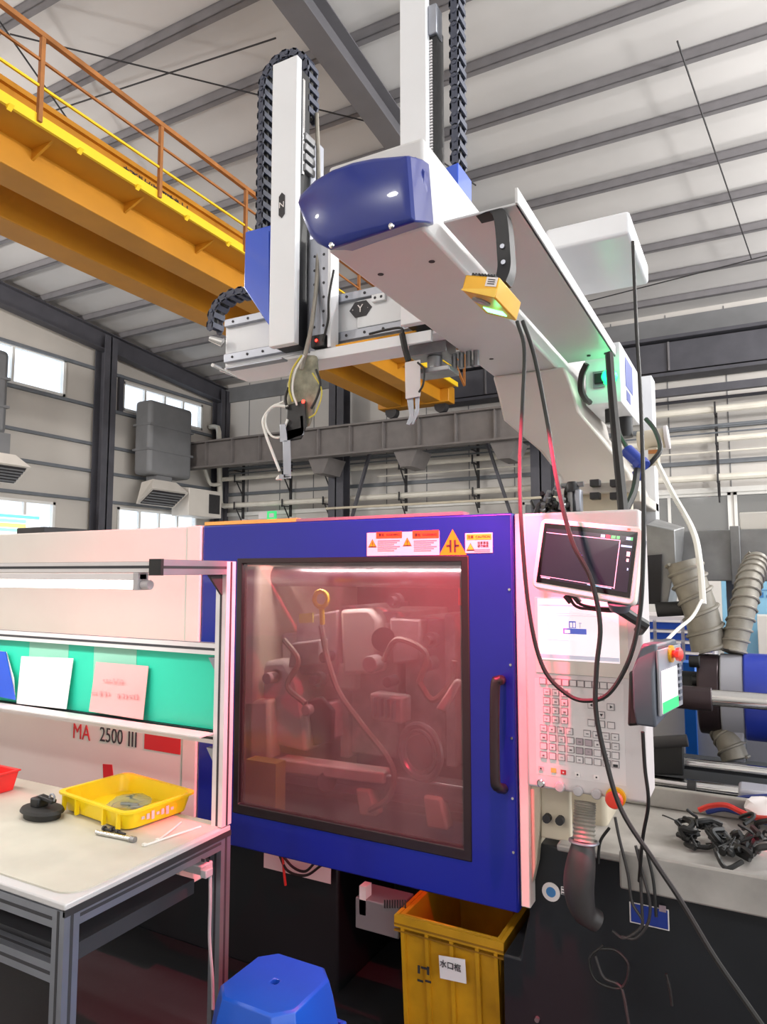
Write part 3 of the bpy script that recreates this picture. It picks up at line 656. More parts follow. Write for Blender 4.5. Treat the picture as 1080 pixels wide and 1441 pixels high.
MB().lathe(c+Vector((0, -.01, 0)), (0, -1, 0), [(.012, 0), (.012, .012), (.021, .014), (.023, .022), (.019, .03), (0, .032)], 24).build('emergency_stop', 'estop_red', cp)
# platen top block and mast clutter
pt = front_quad(MB(), 798, 688, 893, 745, 2.58, .05).build('platen_top', 'beige', mc, .004)
front_quad(MB(), 793, 684, 896, 694, 2.55, .05).build('platen_lip', 'riser', mc, .004)
for x in (840, 868):
    for y in (681, 699): c = at(x, y, Y=2.5); MB().box((c.x-.016, 2.46, c.z-.012), (c.x+.016, 2.5, c.z+.012)).build('lip_bolt', 'black_iron', mc, .002)

# ---- right side: tray, rails
tr_ = MB(); tr_.box((-.52, 2.0, .775), (1.6, 2.46, .795)); tr_.box((-.35, 1.985, .715), (1.6, 2.0, .812)); tr_.box((-.52, 2.45, .795), (1.6, 2.47, .86))
tro = tr_.build('catch_tray', 'tray_metal', mc, .006)
st = front_quad(MB(), 790, 1247, 808, 1262, 2.06, .0015).build('sticker_tail', 'label_white', mc)
c = at(776, 1255, Y=2.06); MB().cyl(c, c+Vector((0, -.002, 0)), .026, n=24).build('round_sticker', 'label_white', mc); MB().cyl(c, c+Vector((0, -.003, 0)), .014, n=16).build('sticker_emblem', 'ink_blue', mc)
for k in range(3): front_quad(MB(), 791, 1250+k*4, 803, 1251.2+k*4, 2.0585, .001).build('sticker_line', 'ink', mc)
nb = front_quad(MB(), 886, 1268, 943, 1310, 2.06, .003).build('nameplate_border', 'label_white', mc, .004)
front_quad(MB(), 888, 1270, 941, 1308, 2.058, .003).build('nameplate', 'blue_print', mc, .003)
front_quad(MB(), 928, 1273, 938, 1284, 2.054, .002).build('nameplate_mark', 'label_line', mc)
for (y, z, r) in ((2.62, .83, .022), (2.72, .88, .02), (2.55, .80, .018)): MB().cyl((-.45, y, z), (1.6, y, z), r, n=14).build('guide_rail', 'chrome', mc)
MB().box((-.42, 2.5, .6), (1.6, 2.9, .76)).build('rail_bed', 'black_iron', mc, .01)

# ================================================================ GANTRY ROBOT
rb = thing('gantry_robot', 'white take-out gantry robot with blue end cap over the machine', 'robot', (-.75, 2.8, 1.9))
BX0, BX1, BZ0, BZ1 = -.97, -.688, 2.40, 2.64
bm_ = MB(); bm_.box((BX0, 1.5, BZ0), (BX1, 3.6, BZ1)); beam = bm_.build('beam', 'robot_grey', rb, .01)
for px, pyy in ((536, 386), (608, 368), (692, 505)):
    c = at(px, pyy, Z=BZ0); MB().cyl(c, c+Vector((0, 0, -.001)), .009, n=14).build('bolt_hole', 'ink', beam)
prof = [(465, 352), (447, 343), (438, 333), (428, 310), (421, 287), (424, 276), (445, 255), (470, 240), (500, 229), (530, 223), (578, 219), (585, 312)]
ca = [at(x, y, Y=1.40) for x, y in prof]
ctr = sum(ca, Vector())/len(ca)
cap = MB().loft([[Vector((ctr.x+(p.x-ctr.x)*.86, 1.385, ctr.z+(p.z-ctr.z)*.8)) for p in ca], [Vector((ctr.x+(p.x-ctr.x)*.97, 1.392, ctr.z+(p.z-ctr.z)*.95)) for p in ca], ca,
                 [Vector((min(p.x*1.0, -.66 if False else p.x), 1.47, p.z+.03)) for p in ca], [Vector((p.x-.01, 1.53, p.z+.055)) for p in ca]]).build('end_cap', 'robot_blue', rb, .004)
for (x, y) in ((467, 345), (551, 318)): c = at(x, y, Y=1.385); MB().lathe(c, (0, -1, 0), [(0, 0), (.008, 0), (.006, .004), (0, .005)], 12).build('cap_screw', 'chrome', cap)
p_ = [at(x, y, Y=1.46) for x, y in ((583, 219), (597, 241), (594, 290), (585, 312))]
MB().prism(p_, (.0, .03, .01)).build('cap_side', 'robot_blue', rb, .004)
# cable tray on the right of the beam
ty = MB(); ty.box((-.678, 1.6, 2.455), (-.478, 2.97, 2.462)); ty.box((-.486, 1.6, 2.455), (-.478, 2.97, 2.50)); ty.build('cable_tray', 'robot_grey', rb, .002)
for x, y in ((829, 500), (853, 497)): c = at(x, y, Z=2.454); MB().cyl(c, c+Vector((0, 0, -.004)), .008, n=10).build('tray_bolt', 'black_iron', rb)
MB().box((-.585, 2.27, 2.64), (-.31, 2.72, 2.72)).build('drive_cover', 'robot_white', rb, .012, 3)
# riser
def rect(x0, x1, y0, y1, z): return [(x0, y0, z), (x1, y0, z), (x1, y1, z), (x0, y1, z)]
rs = MB().loft([rect(-.97, -.66, 2.82, 3.6, 2.40), rect(-.96, -.64, 2.85, 3.6, 2.33), rect(-.95, -.62, 2.9, 3.6, 2.22), rect(-.82, -.53, 3.0, 3.6, 2.09), rect(-.74, -.45, 3.05, 3.6, 1.97), rect(-.72, -.42, 3.05, 3.6, 1.88)]).build('riser', 'riser', rb, .01)
MB().box((-.745, 2.98, 1.84), (-.4, 3.6, 1.885)).build('riser_foot', 'riser', rb, .005)
# control box beside the riser
cbx = MB().box((-.608, 2.98, 2.262), (-.462, 3.5, 2.52)).build('junction_box', 'robot_white', rb, .004)
c = at(858, 531, Y=2.975); MB().lathe(c, (0, -1, 0), [(0, 0), (.034, 0), (.034, .012), (.024, .028), (0, .034)], 20).build('indicator_lamp', 'green_led', cbx)
front_quad(MB(), 835, 524, 852, 545, 2.978, .008).build('switch_plate', 'alu', cbx, .002); front_quad(MB(), 837, 527, 851, 539, 2.968, .012).build('rocker_switch', 'plastic_black', cbx, .002)
MB().box((-.463, 3.1, 2.36), (-.46, 3.3, 2.49)).build('blue_label', 'blue_print', cbx); MB().box((-.463, 3.12, 2.30), (-.46, 3.22, 2.345)).build('small_label', 'blue_print', cbx)
MB().cyl((-.53, 3.1, 2.265), (-.53, 3.1, 2.20), .022, n=14).build('cable_gland', 'plastic_black', cbx); MB().cyl((-.5, 3.3, 2.265), (-.5, 3.3, 2.17), .035, n=14).build('connector', 'plastic_black', cbx)
MB().box((-.45, 3.5, 1.6), (-.40, 3.62, 2.5)).build('side_post', 'robot_white', rb, .004)
# cross arm along the machine axis
AY = 2.36
ar = MB(); ar.box((-2.08, AY+.01, 2.475), (-.96, AY+.14, 2.70)); arm = ar.build('cross_arm', 'robot_white', rb, .004)
for z0, z1 in ((2.655, 2.69), (2.49, 2.53)):
    MB().box((-2.07, AY-.012, z0), (-1.05, AY+.01, z1)).build('linear_rail', 'alu', arm, .003)
    for i in range(12): c = Vector((-2.02+.085*i, AY-.0125, (z0+z1)/2)); MB().cyl(c, c+Vector((0, -.002, 0)), .006, n=8).build('rail_bolt', 'ink', arm)
MB().box((-2.05, AY-.06, 2.435), (-.98, AY+.14, 2.447)).build('bottom_plate', 'robot_white', arm, .002)
MB().box((-1.56, AY-.075, 2.405), (-1.02, AY-.06, 2.447)).build('bottom_angle', 'robot_white', arm, .002)
MB().box((-1.98, AY-.1, 2.425), (-1.68, AY-.06, 2.433)).build('bottom_rod', 'alu', arm, .002)
MB().cyl((-2.0, AY-.16, 2.43), (-2.04, AY+.04, 2.44), .008, n=8).build('stop_rod', 'chrome', arm)
MB().box((-1.52, AY-.04, 2.455), (-1.1, AY-.03, 2.468)).build('yellow_strip', 'amber_print', arm)
MB().cyl((-2.07, AY-.02, 2.58), (-2.12, AY-.05, 2.6), .022, .014, 12).build('end_knob', 'chrome', arm)
ccx = at(508, 435, Y=AY-.002); hexa = [(ccx.x+.052*math.cos(R(60*i)), AY-.001, ccx.z+.032*math.sin(R(60*i))/.866) for i in range(6)]
MB().box((-1.38, AY-.002, 2.535), (-1.06, AY+.012, 2.65)).build('front_plate', 'robot_white', arm, .002)
MB().prism(hexa, (0, -.004, 0)).build('badge', 'ink', arm)
text('lettering', 'Y', .045, 'label_white', arm, (ccx.x, AY-.007, ccx.z))
for dx in (-.035, .035): text('lettering', '+' if dx < 0 else '-', .014, 'label_white', arm, (ccx.x+dx, AY-.007, ccx.z))
a = at(535, 420, Y=AY-.004); MB().box((a.x-.03, AY-.02, a.z-.015), (a.x+.03, AY-.002, a.z+.015)).build('pull_tab', 'robot_white', arm, .002)
for dx in (-.014, .014): MB().cyl((a.x+dx, AY-.021, a.z), (a.x+dx, AY-.0195, a.z), .006, n=8).build('tab_hole', 'ink', arm)
b = MB(); b.box((-1.16, AY+.02, 2.39), (-1.0, AY+.12, 2.435)); b.cyl((-1.07, AY+.07, 2.39), (-1.07, AY+.07, 2.33), .03); b.box((-1.13, AY, 2.31), (-.98, AY+.1, 2.33)); b.build('arm_mount', 'steel', arm, .003)
b = MB()
for i in range(4): b.cyl((-1.0+.03*i, AY+.1, 2.4), (-1.0+.03*i, AY+.1, 2.34), .012, n=8)
b.build('mount_bolts', 'steel', arm)
# vertical arms
def chain_links(parent, path, mname='chain', wdt=.075, name='cable_chain', L=.052, h=.042):
    P_ = spline(path, 24); tot = [0]
    for i in range(1, len(P_)): tot.append(tot[-1] + (P_[i]-P_[i-1]).length)
    core = MB().tube(P_[::3], .014, 6).build(name, 'rubber', parent)
    proto = MB()
    for sy in (-1, 1):
        ring = []
        for i in range(10): t_ = 2*math.pi*i/10; ring.append((L*.62*math.cos(t_), sy*wdt/2, h/2*math.sin(t_)))
        proto.prism(ring, (0, -sy*.008, 0))
        proto.cyl((L*.3, sy*wdt/2, 0), (L*.3, sy*(wdt/2+.004), 0), .009, n=6)
    proto.box((-.012, -wdt/2, h/2-.008), (.012, wdt/2, h/2)); proto.box((-.012, -wdt/2, -h/2), (.012, wdt/2, -h/2+.008))
    me = None; d = 0; out = []
    while d < tot[-1]:
        i = next(k for k in range(1, len(tot)) if tot[k] >= d); f = (d-tot[i-1])/max(1e-6, tot[i]-tot[i-1]); p = P_[i-1].lerp(P_[i], f)
        tx = (P_[i]-P_[i-1]).normalized(); wy = Vector((0, 1, 0)); wy = (wy - tx*wy.dot(tx)).normalized(); uz = tx.cross(wy)
        M_ = Matrix((tx, wy, uz)).transposed().to_4x4(); M_.translation = p - WO[core]
        if me is None: o = proto.build('chain_link', mname, core); 
        else: o = bpy.data.objects.new('chain_link', me); C.objects.link(o); o.parent = core
        if me is None:
            me = o.data
            off = WO[core]
            for v in me.vertices: v.co += off
        o.matrix_local = M_; WO[o] = p; out.append(o); d += L
    return core
def half_circle(c, r, a0, a1, n=7): return [Vector((c[0]+r*math.cos(R(a0+(a1-a0)*i/n)), c[1], c[2]+r*math.sin(R(a0+(a1-a0)*i/n)))) for i in range(n+1)]
VY = 2.22; VX0, VX1 = at(381, 300, Y=VY).x, at(416, 300, Y=VY).x
v1 = MB(); v1.box((VX0, VY, 2.47), (VX1, VY+.035, 3.70)); va = v1.build('vertical_arm', 'robot_white', rb, .003)
MB().box((VX0+.015, VY+.035, 2.47), (VX1-.004, VY+.1, 3.66)).build('arm_core', 'plastic_black', va)
for (y0, y1, z0, z1, m) in ((VY+.1, VY+.14, 2.44, 3.38, 'alu'), (VY+.15, VY+.2, 2.44, 3.40, 'alu'), (VY+.04, VY+.055, 3.2, 3.62, 'chrome')):
    MB().box((VX1-.03, y0, z0), (VX1+.005, y1, z1)).build('guide_rail', m, va, .002)
for i in range(4): MB().box((VX1-.02, VY+.05, 3.22+.045*i), (VX1+.015, VY+.12, 3.25+.045*i)).build('bearing_block', 'steel', va, .003)
c = at(397, 289, Y=VY-.001)
MB().prism([(c.x-.015, VY-.001, c.z-.04), (c.x, VY-.001, c.z-.055), (c.x+.015, VY-.001, c.z-.04), (c.x+.015, VY-.001, c.z+.04), (c.x, VY-.001, c.z+.055), (c.x-.015, VY-.001, c.z+.04)], (0, -.002, 0)).build('badge', 'ink', va)
text('lettering', 'N', .036, 'label_white', va, (c.x, VY-.004, c.z))
cy = VY+.13; CXL = at(374, 200, Y=cy).x; CXR = at(437, 120, Y=cy).x
chain_links(rb, [(CXL, cy, 2.85), (CXL, cy, 3.1), (CXL, cy, 3.4), (CXL, cy, 3.62)] + half_circle(((CXL+CXR)/2, cy, 3.70), (CXR-CXL)/2, 165, 15, 6) + [(CXR, cy, 3.60), (CXR, cy, 3.5)])
pr = [at(x, y, Y=2.28) for x, y in ((345, 326), (382, 316), (382, 462), (374, 452), (343, 405))]
MB().prism(pr, (0, .16, 0)).build('side_cover', 'robot_blue2', rb, .006)
pr = [at(x, y, Y=2.278) for x, y in ((356, 330), (379, 325), (379, 440), (356, 405))]
MB().prism(pr, (0, -.002, 0)).build('cover_panel', 'robot_blue2', rb)
chain_links(rb, [at(303, 460, Y=2.44)+Vector((0, 0, .0)), at(306, 440, Y=2.44), at(318, 424, Y=2.44), at(336, 415, Y=2.44), at(358, 412, Y=2.44)], L=.05)
b = MB(); b.box((-1.575, AY-.06, 2.45), (-1.475, AY-.03, 2.93)); cgp = b.build('carriage_plate', 'alu', rb, .002)
for i in range(6):
    for x in (-1.55, -1.505): c = Vector((x, AY-.0605, 2.55+.06*i)); MB().cyl(c, c+Vector((0, -.001, 0)), .006, n=8).build('plate_hole', 'ink', cgp)
MB().box((-1.472, AY-.08, 2.45), (-1.458, AY-.02, 2.86)).build('carriage_edge', 'robot_white', cgp)
c = at(451, 482, Y=AY-.065); MB().box((c.x-.03, AY-.09, c.z-.025), (c.x+.035, AY-.06, c.z+.025)).build('valve_block', 'plastic_black', cgp, .003); MB().lathe(c+Vector((0, -.03, 0)), (0, -1, 0), [(0, 0), (.006, 0), (0, .006)], 10).build('status_light', 'red_led', cgp)
cable('air_hose', [at(446, 160, Y=2.36), at(449, 260, Y=2.34), at(447, 380, Y=2.3), at(440, 450, Y=2.26), at(432, 490, Y=2.24), at(425, 520, Y=2.24)], .009, 'hose_grey', rb)
cable('air_hose', [at(470, 380, Y=2.27), at(463, 420, Y=2.26), at(462, 450, Y=2.27), at(455, 480, Y=2.27)], .005, 'rubber', rb)
# wrist of the first arm with bundled hoses
wr = MB(); wr.loft([[at(x, y, Y=Yq) for x, y in ((425, 500), (447, 500), (451, 545), (437, 600), (405, 607), (404, 540))] for Yq in (2.24, 2.34)]); wr = wr.build('wrist', 'cloth', rb, .012)
b = MB(); b.loft([[at(x, y, Y=Yq) for x, y in ((404, 570), (430, 563), (432, 600), (425, 618), (402, 622))] for Yq in (2.22, 2.32)]); b.build('wrist_block', 'plastic_black', rb, .006)
for pts, m, r in (([(425, 500), (412, 520), (407, 545), (412, 565)], 'tube_yellow', .004), ([(428, 500), (415, 525), (412, 550), (418, 570)], 'tube_white', .004), ([(445, 520), (451, 540), (446, 560), (438, 575)], 'rubber', .005), ([(440, 525), (453, 550), (445, 580), (435, 588)], 'tube_yellow', .003), ([(405, 572), (385, 572), (371, 590), (374, 610), (385, 640), (394, 663)], 'tube_white', .006), ([(405, 590), (400, 605), (395, 615), (382, 613), (374, 595), (380, 575), (400, 565)], 'tube_white', .0045), ([(406, 545), (402, 560), (404, 575)], 'rubber', .006)):
    cable('gripper_hose', [at(x, y, Y=2.21) for x, y in pts], r, m, rb)
MB().lathe(at(427, 565, Y=2.205), (0, -1, 0), [(0, 0), (.008, 0), (0, .008)], 10).build('status_light', 'red_led', rb)
gr = MB(); gr.loft([[at(x, y, Y=Yq) for x, y in ((394, 597), (402, 596), (405, 622), (394, 622))] for Yq in (2.2, 2.26)]); gr.loft([[at(x, y, Y=Yq) for x, y in ((398, 620), (409, 619), (410, 672), (399, 673))] for Yq in (2.2, 2.25)])
gr.loft([[at(x, y, Y=Yq) for x, y in ((404, 606), (428, 600), (428, 612), (404, 620))] for Yq in (2.22, 2.3)]); gr.loft([[at(x, y, Y=Yq) for x, y in ((422, 585), (427, 584), (428, 610), (424, 612))] for Yq in (2.22, 2.26)])
gr.build('gripper', 'alu', rb, .002)
MB().lathe(at(394, 668, Y=2.22), (0, 0, -1), [(.004, 0), (.008, .004), (.014, .012), (.016, .02), (.006, .021)], 14).build('suction_cup', 'tube_white', rb)
MB().loft([[at(x, y, Y=Yq) for x, y in ((393, 668), (410, 667), (410, 673), (393, 674))] for Yq in (2.2, 2.25)]).build('gripper_foot', 'alu', rb)
# second arm
UY = 2.25; UX0, UX1 = at(563, 120, Y=UY).x, at(600, 120, Y=UY).x
v2 = MB().box((UX0, UY, 2.47), (UX1, UY+.035, 3.775)).build('vertical_arm', 'robot_white', rb, .003)
MB().box((UX0+.015, UY+.035, 2.47), (UX1+.03, UY+.1, 3.64)).build('arm_core', 'plastic_black', v2)
rk = MB()
for i in range(70): rk.box((UX1+.0, UY+.03, 2.75+.012*i), (UX1+.012, UY+.036, 2.757+.012*i))
rk.build('tooth_rack', 'alu_light', v2)
MB().box((UX1, UY+.02, 3.6), (UX1+.035, UY+.08, 3.72)).build('top_block', 'alu', v2, .004)
chain_links(rb, [(-.93, UY+.1, 2.95), (-.93, UY+.1, 3.3), (-.93, UY+.1, 3.7), (-.93, UY+.1, 3.82)] + half_circle((-1.03, UY+.1, 3.86), .1, 10, 165, 6) + [(-1.13, UY+.1, 3.8)])
pr = [at(x, y, Y=2.25) for x, y in ((627, 236), (645, 228), (645, 330), (630, 300))]
MB().prism(pr, (0, .14, 0)).build('side_cover', 'robot_blue2', rb, .004)
b = MB(); b.loft([[at(x, y, Y=Yq) for x, y in ((570, 510), (592, 506), (592, 558), (571, 562))] for Yq in (2.26, 2.33)]); b.build('gripper_cylinder', 'panel_grey', rb, .004)
for pts in ([(573, 560), (582, 556), (583, 590), (577, 599), (572, 597), (577, 585), (574, 570)], [(584, 555), (591, 553), (590, 580), (583, 597), (579, 598), (585, 575)]):
    MB().loft([[at(x, y, Y=Yq) for x, y in pts] for Yq in (2.27, 2.31)]).build('gripper_finger', 'alu', rb, .002)
cable('air_hose', [at(566, 470, Y=2.28), at(570, 490, Y=2.28), at(575, 508, Y=2.29)], .012, 'rubber', rb)
cable('air_hose', [at(588, 510, Y=2.25), at(597, 520, Y=2.25), at(596, 540, Y=2.25), at(590, 552, Y=2.26)], .004, 'rubber', rb)
cable('air_hose', [at(520, 470, Y=2.29), at(545, 464, Y=2.29), at(565, 462, Y=2.28), at(568, 475, Y=2.28)], .005, 'rubber', rb)

# ================================================================ YELLOW VISION SENSOR
sv = at(690, 415, X=-.56)
se = thing('vision_sensor', 'yellow box-shaped vision sensor hanging from the robot beam on a black bracket', 'sensor', sv)
rl = R(16)
e1 = Vector((math.cos(rl), 0, -math.sin(rl))); e3 = Vector((-math.sin(rl), 0, -math.cos(rl))); e2 = Vector((0, 1, 0))
B0 = at(704, 390, X=-.50)
LW, LH, LD = .090, .050, .172
A0 = B0 - e1*LW
hb = MB(); hb.loft([[A0 + e2*d, B0 + e2*d, B0 + e2*d + e3*LH, A0 + e2*d + e3*LH*.78] for d in (0, LD)])
hb.build('housing', 'sensor_yellow', se, .004)
MB().prism([A0 + e3*LH*.72 - e2*.0006, B0 + e3*LH*.55 - e2*.0006, B0 + e3*LH*.98 - e2*.0006, A0 + e3*LH*.78 - e2*.0006], (0, -.001, 0)).build('front_facet', 'sensor_bright', se)
for i in range(8): MB().obox(A0 + e1*(.014+.008*i) + e2*.06 - e3*.004, (e1, e2, e3), (.002, .05, .005)).build('cooling_fin', 'plastic_black', se)
MB().obox(B0 - e1*.018 + e3*.013 - e2*.0008, (e1, e2, e3), (.014, .0008, .011)).build('sticker', 'label_white', se)
for i in range(3): MB().obox(B0 - e1*.018 + e3*(.008+.005*i) - e2*.002, (e1, e2, e3), (.009, .0004, .001)).build('sticker_line', 'ink', se)
bn = (e3*.22*LH + e1*LW).cross(e2).normalized(); bn = bn if bn.z < 0 else -bn
bmid = (A0 + e3*LH*.78 + B0 + e3*LH)/2
bx_ = (B0 + e3*LH - A0 - e3*LH*.78).normalized()
MB().lathe(bmid + e2*.055 - bx_*.012, bn, [(0, 0), (.024, 0), (.024, .003), (.016, .003), (.013, .001), (0, .001)], 20).build('lens', 'steel', se)
MB().obox(bmid + e2*.125, (bx_, e2, bn), (.028, .017, .002)).build('light_window', 'sensor_led', se, .001)
GL = bmid + e2*.125 + bn*.03
for (dx, dy) in ((.0, .01), (.0, .0)): pass
bkt = MB(); c0 = (A0+B0)/2 + e2*.07
zt = 2.455
path = [c0 + Vector((.012, 0, -.004)), c0 + Vector((.02, .01, .03)), c0 + Vector((.018, .02, .075)), Vector((c0.x+.005, c0.y+.025, zt-.012)), Vector((c0.x-.04, c0.y+.03, zt-.004))]
path = spline(path, 5)
for (ya, yb) in ((-.022, .022),):
    bkt.loft([[p + Vector((-.004, ya, 0)), p + Vector((.03, ya, 0)), p + Vector((.03, yb, 0)), p + Vector((-.004, yb, 0))] for p in path])
bko = bkt.build('bracket', 'plastic_black', se, .002)
for k in (8, 11): p = path[k]; MB().cyl(p + Vector((.012, -.0225, 0)), p + Vector((.012, -.027, 0)), .006, n=10).build('bracket_bolt', 'alu', bko)
# lamps in the sensor: green status glow and an added red spot that tints the machine
gl = bpy.data.lights.new('sensor_green_light', 'POINT'); gl.energy = .06; gl.color = (.1, 1, .35); gl.shadow_soft_size = .01
go = bpy.data.objects.new('sensor_green_light', gl); C.objects.link(go); go.location = GL
spl = bpy.data.lights.new('added_red_spot', 'SPOT'); spl.energy = 230; spl.color = (1, .05, .12); spl.spot_size = R(112); spl.spot_blend = .3; spl.shadow_soft_size = .012
so = bpy.data.objects.new('added_red_spot', spl); C.objects.link(so); so.location = GL
ax_ = Vector((-.42, .33, -.90)).normalized(); fx_ = Vector((.90, 0, -.42)); fx_ = (fx_ - ax_*fx_.dot(ax_)).normalized(); fy_ = (-ax_).cross(fx_)
so.rotation_euler = Matrix((fx_, fy_, -ax_)).transposed().to_euler(); so.scale = (1, .3, 1)
gi = bpy.data.lights.new('indicator_green_light', 'POINT'); gi.energy = .25; gi.color = (.05, 1, .4); gi.shadow_soft_size = .02
gio = bpy.data.objects.new('indicator_green_light', gi); C.objects.link(gio); gio.location = at(858, 531, Y=2.975) + Vector((0, -.06, 0))

# ================================================================ TABLET, PENDANT, CABLES
tb = thing('tablet_monitor', 'white framed touch monitor showing a dark camera program above the keypad', 'monitor', at(825, 845, Y=1.8))
TQ = [at(762, 729, Y=1.82), at(906, 742, Y=1.80), at(893, 852, Y=1.76), at(748, 826, Y=1.78)]
un = (TQ[1]-TQ[0]).cross(TQ[3]-TQ[0]).normalized(); un = un if un.y < 0 else -un
def tq(u, v, d=0): return TQ[0].lerp(TQ[1], u).lerp(TQ[3].lerp(TQ[2], u), v) + un*d
def tquad(u0, v0, u1, v1, d0, d1): return MB().prism([tq(u0, v0, d0), tq(u1, v0, d0), tq(u1, v1, d0), tq(u0, v1, d0)], un*(d1-d0))
def rquad(r, d0, d1, asp=1.4):
    pts = []
    for (cu, cv, a0) in ((1-r, r*asp, -90), (1-r, 1-r*asp, 0), (r, 1-r*asp, 90), (r, r*asp, 180)):
        for k in range(5): a = R(a0+22.5*k); pts.append(tq(cu+r*math.cos(a), cv+r*asp*math.sin(a), d0))
    return MB().prism(pts, un*(d1-d0))
rquad(.06, -.035, 0).build('frame', 'mach_white', tb, .003)
tquad(.045, .07, .955, .92, 0, .0015).build('glass', 'screen_glass', tb)
tquad(.08, .14, .925, .86, .0015, .0022).build('display', 'screen_dark', tb)
for (u0, v0, u1, v1, m) in ((.08, .2, .80, .21, 'screen_line'), (.8, .2, .808, .84, 'screen_line'), (.08, .82, .8, .828, 'screen_line'), (.62, .15, .66, .19, 'screen_cyan'), (.67, .15, .71, .19, 'screen_red'), (.72, .15, .76, .19, 'screen_green'), (.77, .15, .8, .19, 'screen_green'), (.86, .15, .9, .19, 'screen_cyan'), (.9, .15, .92, .19, 'screen_green'), (.82, .26, .92, .285, 'screen_cyan'), (.88, .34, .91, .40, 'screen_white'), (.885, .43, .905, .47, 'screen_white'), (.9, .55, .912, .58, 'screen_cyan'), (.09, .835, .18, .85, 'screen_line'), (.55, .835, .78, .845, 'screen_cyan'), (.42, .46, .47, .464, 'screen_blue'), (.443, .43, .447, .49, 'screen_blue')):
    tquad(u0, v0, u1, v1, .0022, .0027).build('screen_graphic', m, tb)
tquad(.86, .035, .885, .055, .0, .003).build('power_light', 'red_led', tb)
MB().prism([tq(.93, .1, -.06), tq(1.0, .1, -.035), tq(1.0, .95, -.035), tq(.93, .95, -.06)], un*-.02).build('side_grip', 'pendant', tb, .003)
MB().cyl(tq(.85, .98, -.02), tq(.85, 1.08, -.03), .03, .022, 14).build('mount_socket', 'pendant', tb, .002)
mb_ = MB().tube([tq(.85, 1.06, -.03), Vector((-.25, 1.86, 1.42)), Vector((-.272, 1.93, 1.40))], .014, 8).build('mount_arm', 'plastic_black', tb)
for pts in ([(800, 832), (806, 848), (815, 855), (830, 857), (860, 860), (885, 857)], [(803, 834), (812, 846), (822, 852), (845, 856), (880, 857)]):
    cable('plug_cable', [at(x, y, Y=1.85) for x, y in pts], .004, 'rubber', tb)
for (a, c) in (((796, 838), (804, 848)), ((808, 838), (816, 848))): MB().cyl(at(*a, Y=1.85), at(*c, Y=1.85), .008, n=8).build('plug', 'plastic_black', tb)

pd = thing('teach_pendant', 'dark grey handheld teach pendant with bright screen and red stop button', 'pendant', at(922, 1035, Y=1.74))
uu = Vector((.17, .985, 0)).normalized(); tt = Vector((-.985, .17, 0)).normalized()
N0 = at(923, 1000, Y=1.70)
zA, zB = at(923, 1035, Y=1.72).z, at(923, 905, Y=1.75).z
def pz(u, t_, z): q = N0 + uu*u + tt*t_; return Vector((q.x, q.y, z))
body = MB().loft([[pz(0, .0, zA+.02), pz(.19, .0, zA+.05), pz(.19, .035, zA+.05), pz(0, .045, zA+.02)], [pz(-.005, 0, zA+.06), pz(.2, 0, zA+.06), pz(.2, .04, zA+.06), pz(-.005, .05, zA+.06)],
                  [pz(-.005, 0, zB-.06), pz(.2, 0, zB-.06), pz(.2, .04, zB-.06), pz(-.005, .05, zB-.06)], [pz(.03, .0, zB), pz(.19, 0, zB), pz(.19, .03, zB), pz(.03, .035, zB)]]).build('body', 'pendant', pd, .006)
MB().loft([[pz(.01, -.002, z), pz(.195, -.002, z), pz(.195, -.008, z), pz(.01, -.008, z)] for z in (zA+.045, zB-.012)]).build('face_plate', 'pendant_light', pd, .002)
MB().loft([[pz(.02, -.009, z), pz(.145, -.009, z), pz(.145, -.0105, z), pz(.02, -.0105, z)] for z in (zA+.05, zB-.06)]).build('screen', 'screen_white', pd)
MB().loft([[pz(.02, -.0106, z), pz(.145, -.0106, z), pz(.145, -.0115, z), pz(.02, -.0115, z)] for z in (zA+.05, zA+.075)]).build('screen_bar', 'screen_green', pd)
for i in range(7):
    z = zA+.06+.016*i; MB().loft([[pz(.158, -.009, q), pz(.18, -.009, q), pz(.18, -.012, q), pz(.158, -.012, q)] for q in (z, z+.009)]).build('button', 'pendant', pd)
e_ = pz(.1, -.008, zB-.028)
MB().cyl(e_, e_ - tt*.006, .02, n=20).build('stop_collar', 'estop_yellow', pd)
MB().lathe(e_ - tt*.005, -tt, [(.009, 0), (.009, .008), (.015, .01), (.0165, .018), (.01, .023), (0, .024)], 20).build('emergency_stop', 'estop_red', pd)
MB().loft([[at(x, y, Y=Yq) for x, y in ((886, 945), (903, 940), (906, 1020), (884, 1022))] for Yq in (1.80, 1.9)]).build('holster', 'rubber', pd, .006)
cable('coiled_lead', [at(905, 1030, Y=1.8), at(908, 1080, Y=1.82), at(913, 1130, Y=1.84), at(905, 1180, Y=1.9), at(900, 1240, Y=1.98)], .0045, 'rubber', pd)

def loose(label, pts, Y, r=.0055, m='rubber'):
    P_ = [at(q[0], q[1], Y=q[2] if len(q) > 2 else Y) for q in pts]
    return tag(cable('cable', P_, r, m), label, 'cable')
loose('black sensor cable hanging in a loop in front of the keypad', [(728, 452, 1.82), (738, 490, 1.82), (736, 560, 1.80), (732, 650, 1.80), (734, 740, 1.74), (745, 860, 1.72), (765, 940, 1.72), (800, 978, 1.72), (830, 986, 1.72), (858, 975, 1.72), (885, 930, 1.72), (900, 870, 1.72), (905, 800, 1.72), (906, 700, 1.75), (902, 560, 2.0), (896, 460, 2.15), (891, 340, 2.2)], 1.75)
loose('black sensor cable falling past the stop button to the floor', [(736, 452, 1.85), (752, 500, 1.83), (770, 590, 1.81), (785, 680, 1.74), (805, 760, 1.71), (832, 815, 1.7), (845, 880, 1.7), (840, 940, 1.7), (839, 1000, 1.7), (852, 1065, 1.7), (875, 1140, 1.7), (920, 1210, 1.7), (960, 1270, 1.7), (1005, 1345, 1.68), (1050, 1410, 1.66), (1085, 1460, 1.64)], 1.75, .0058)
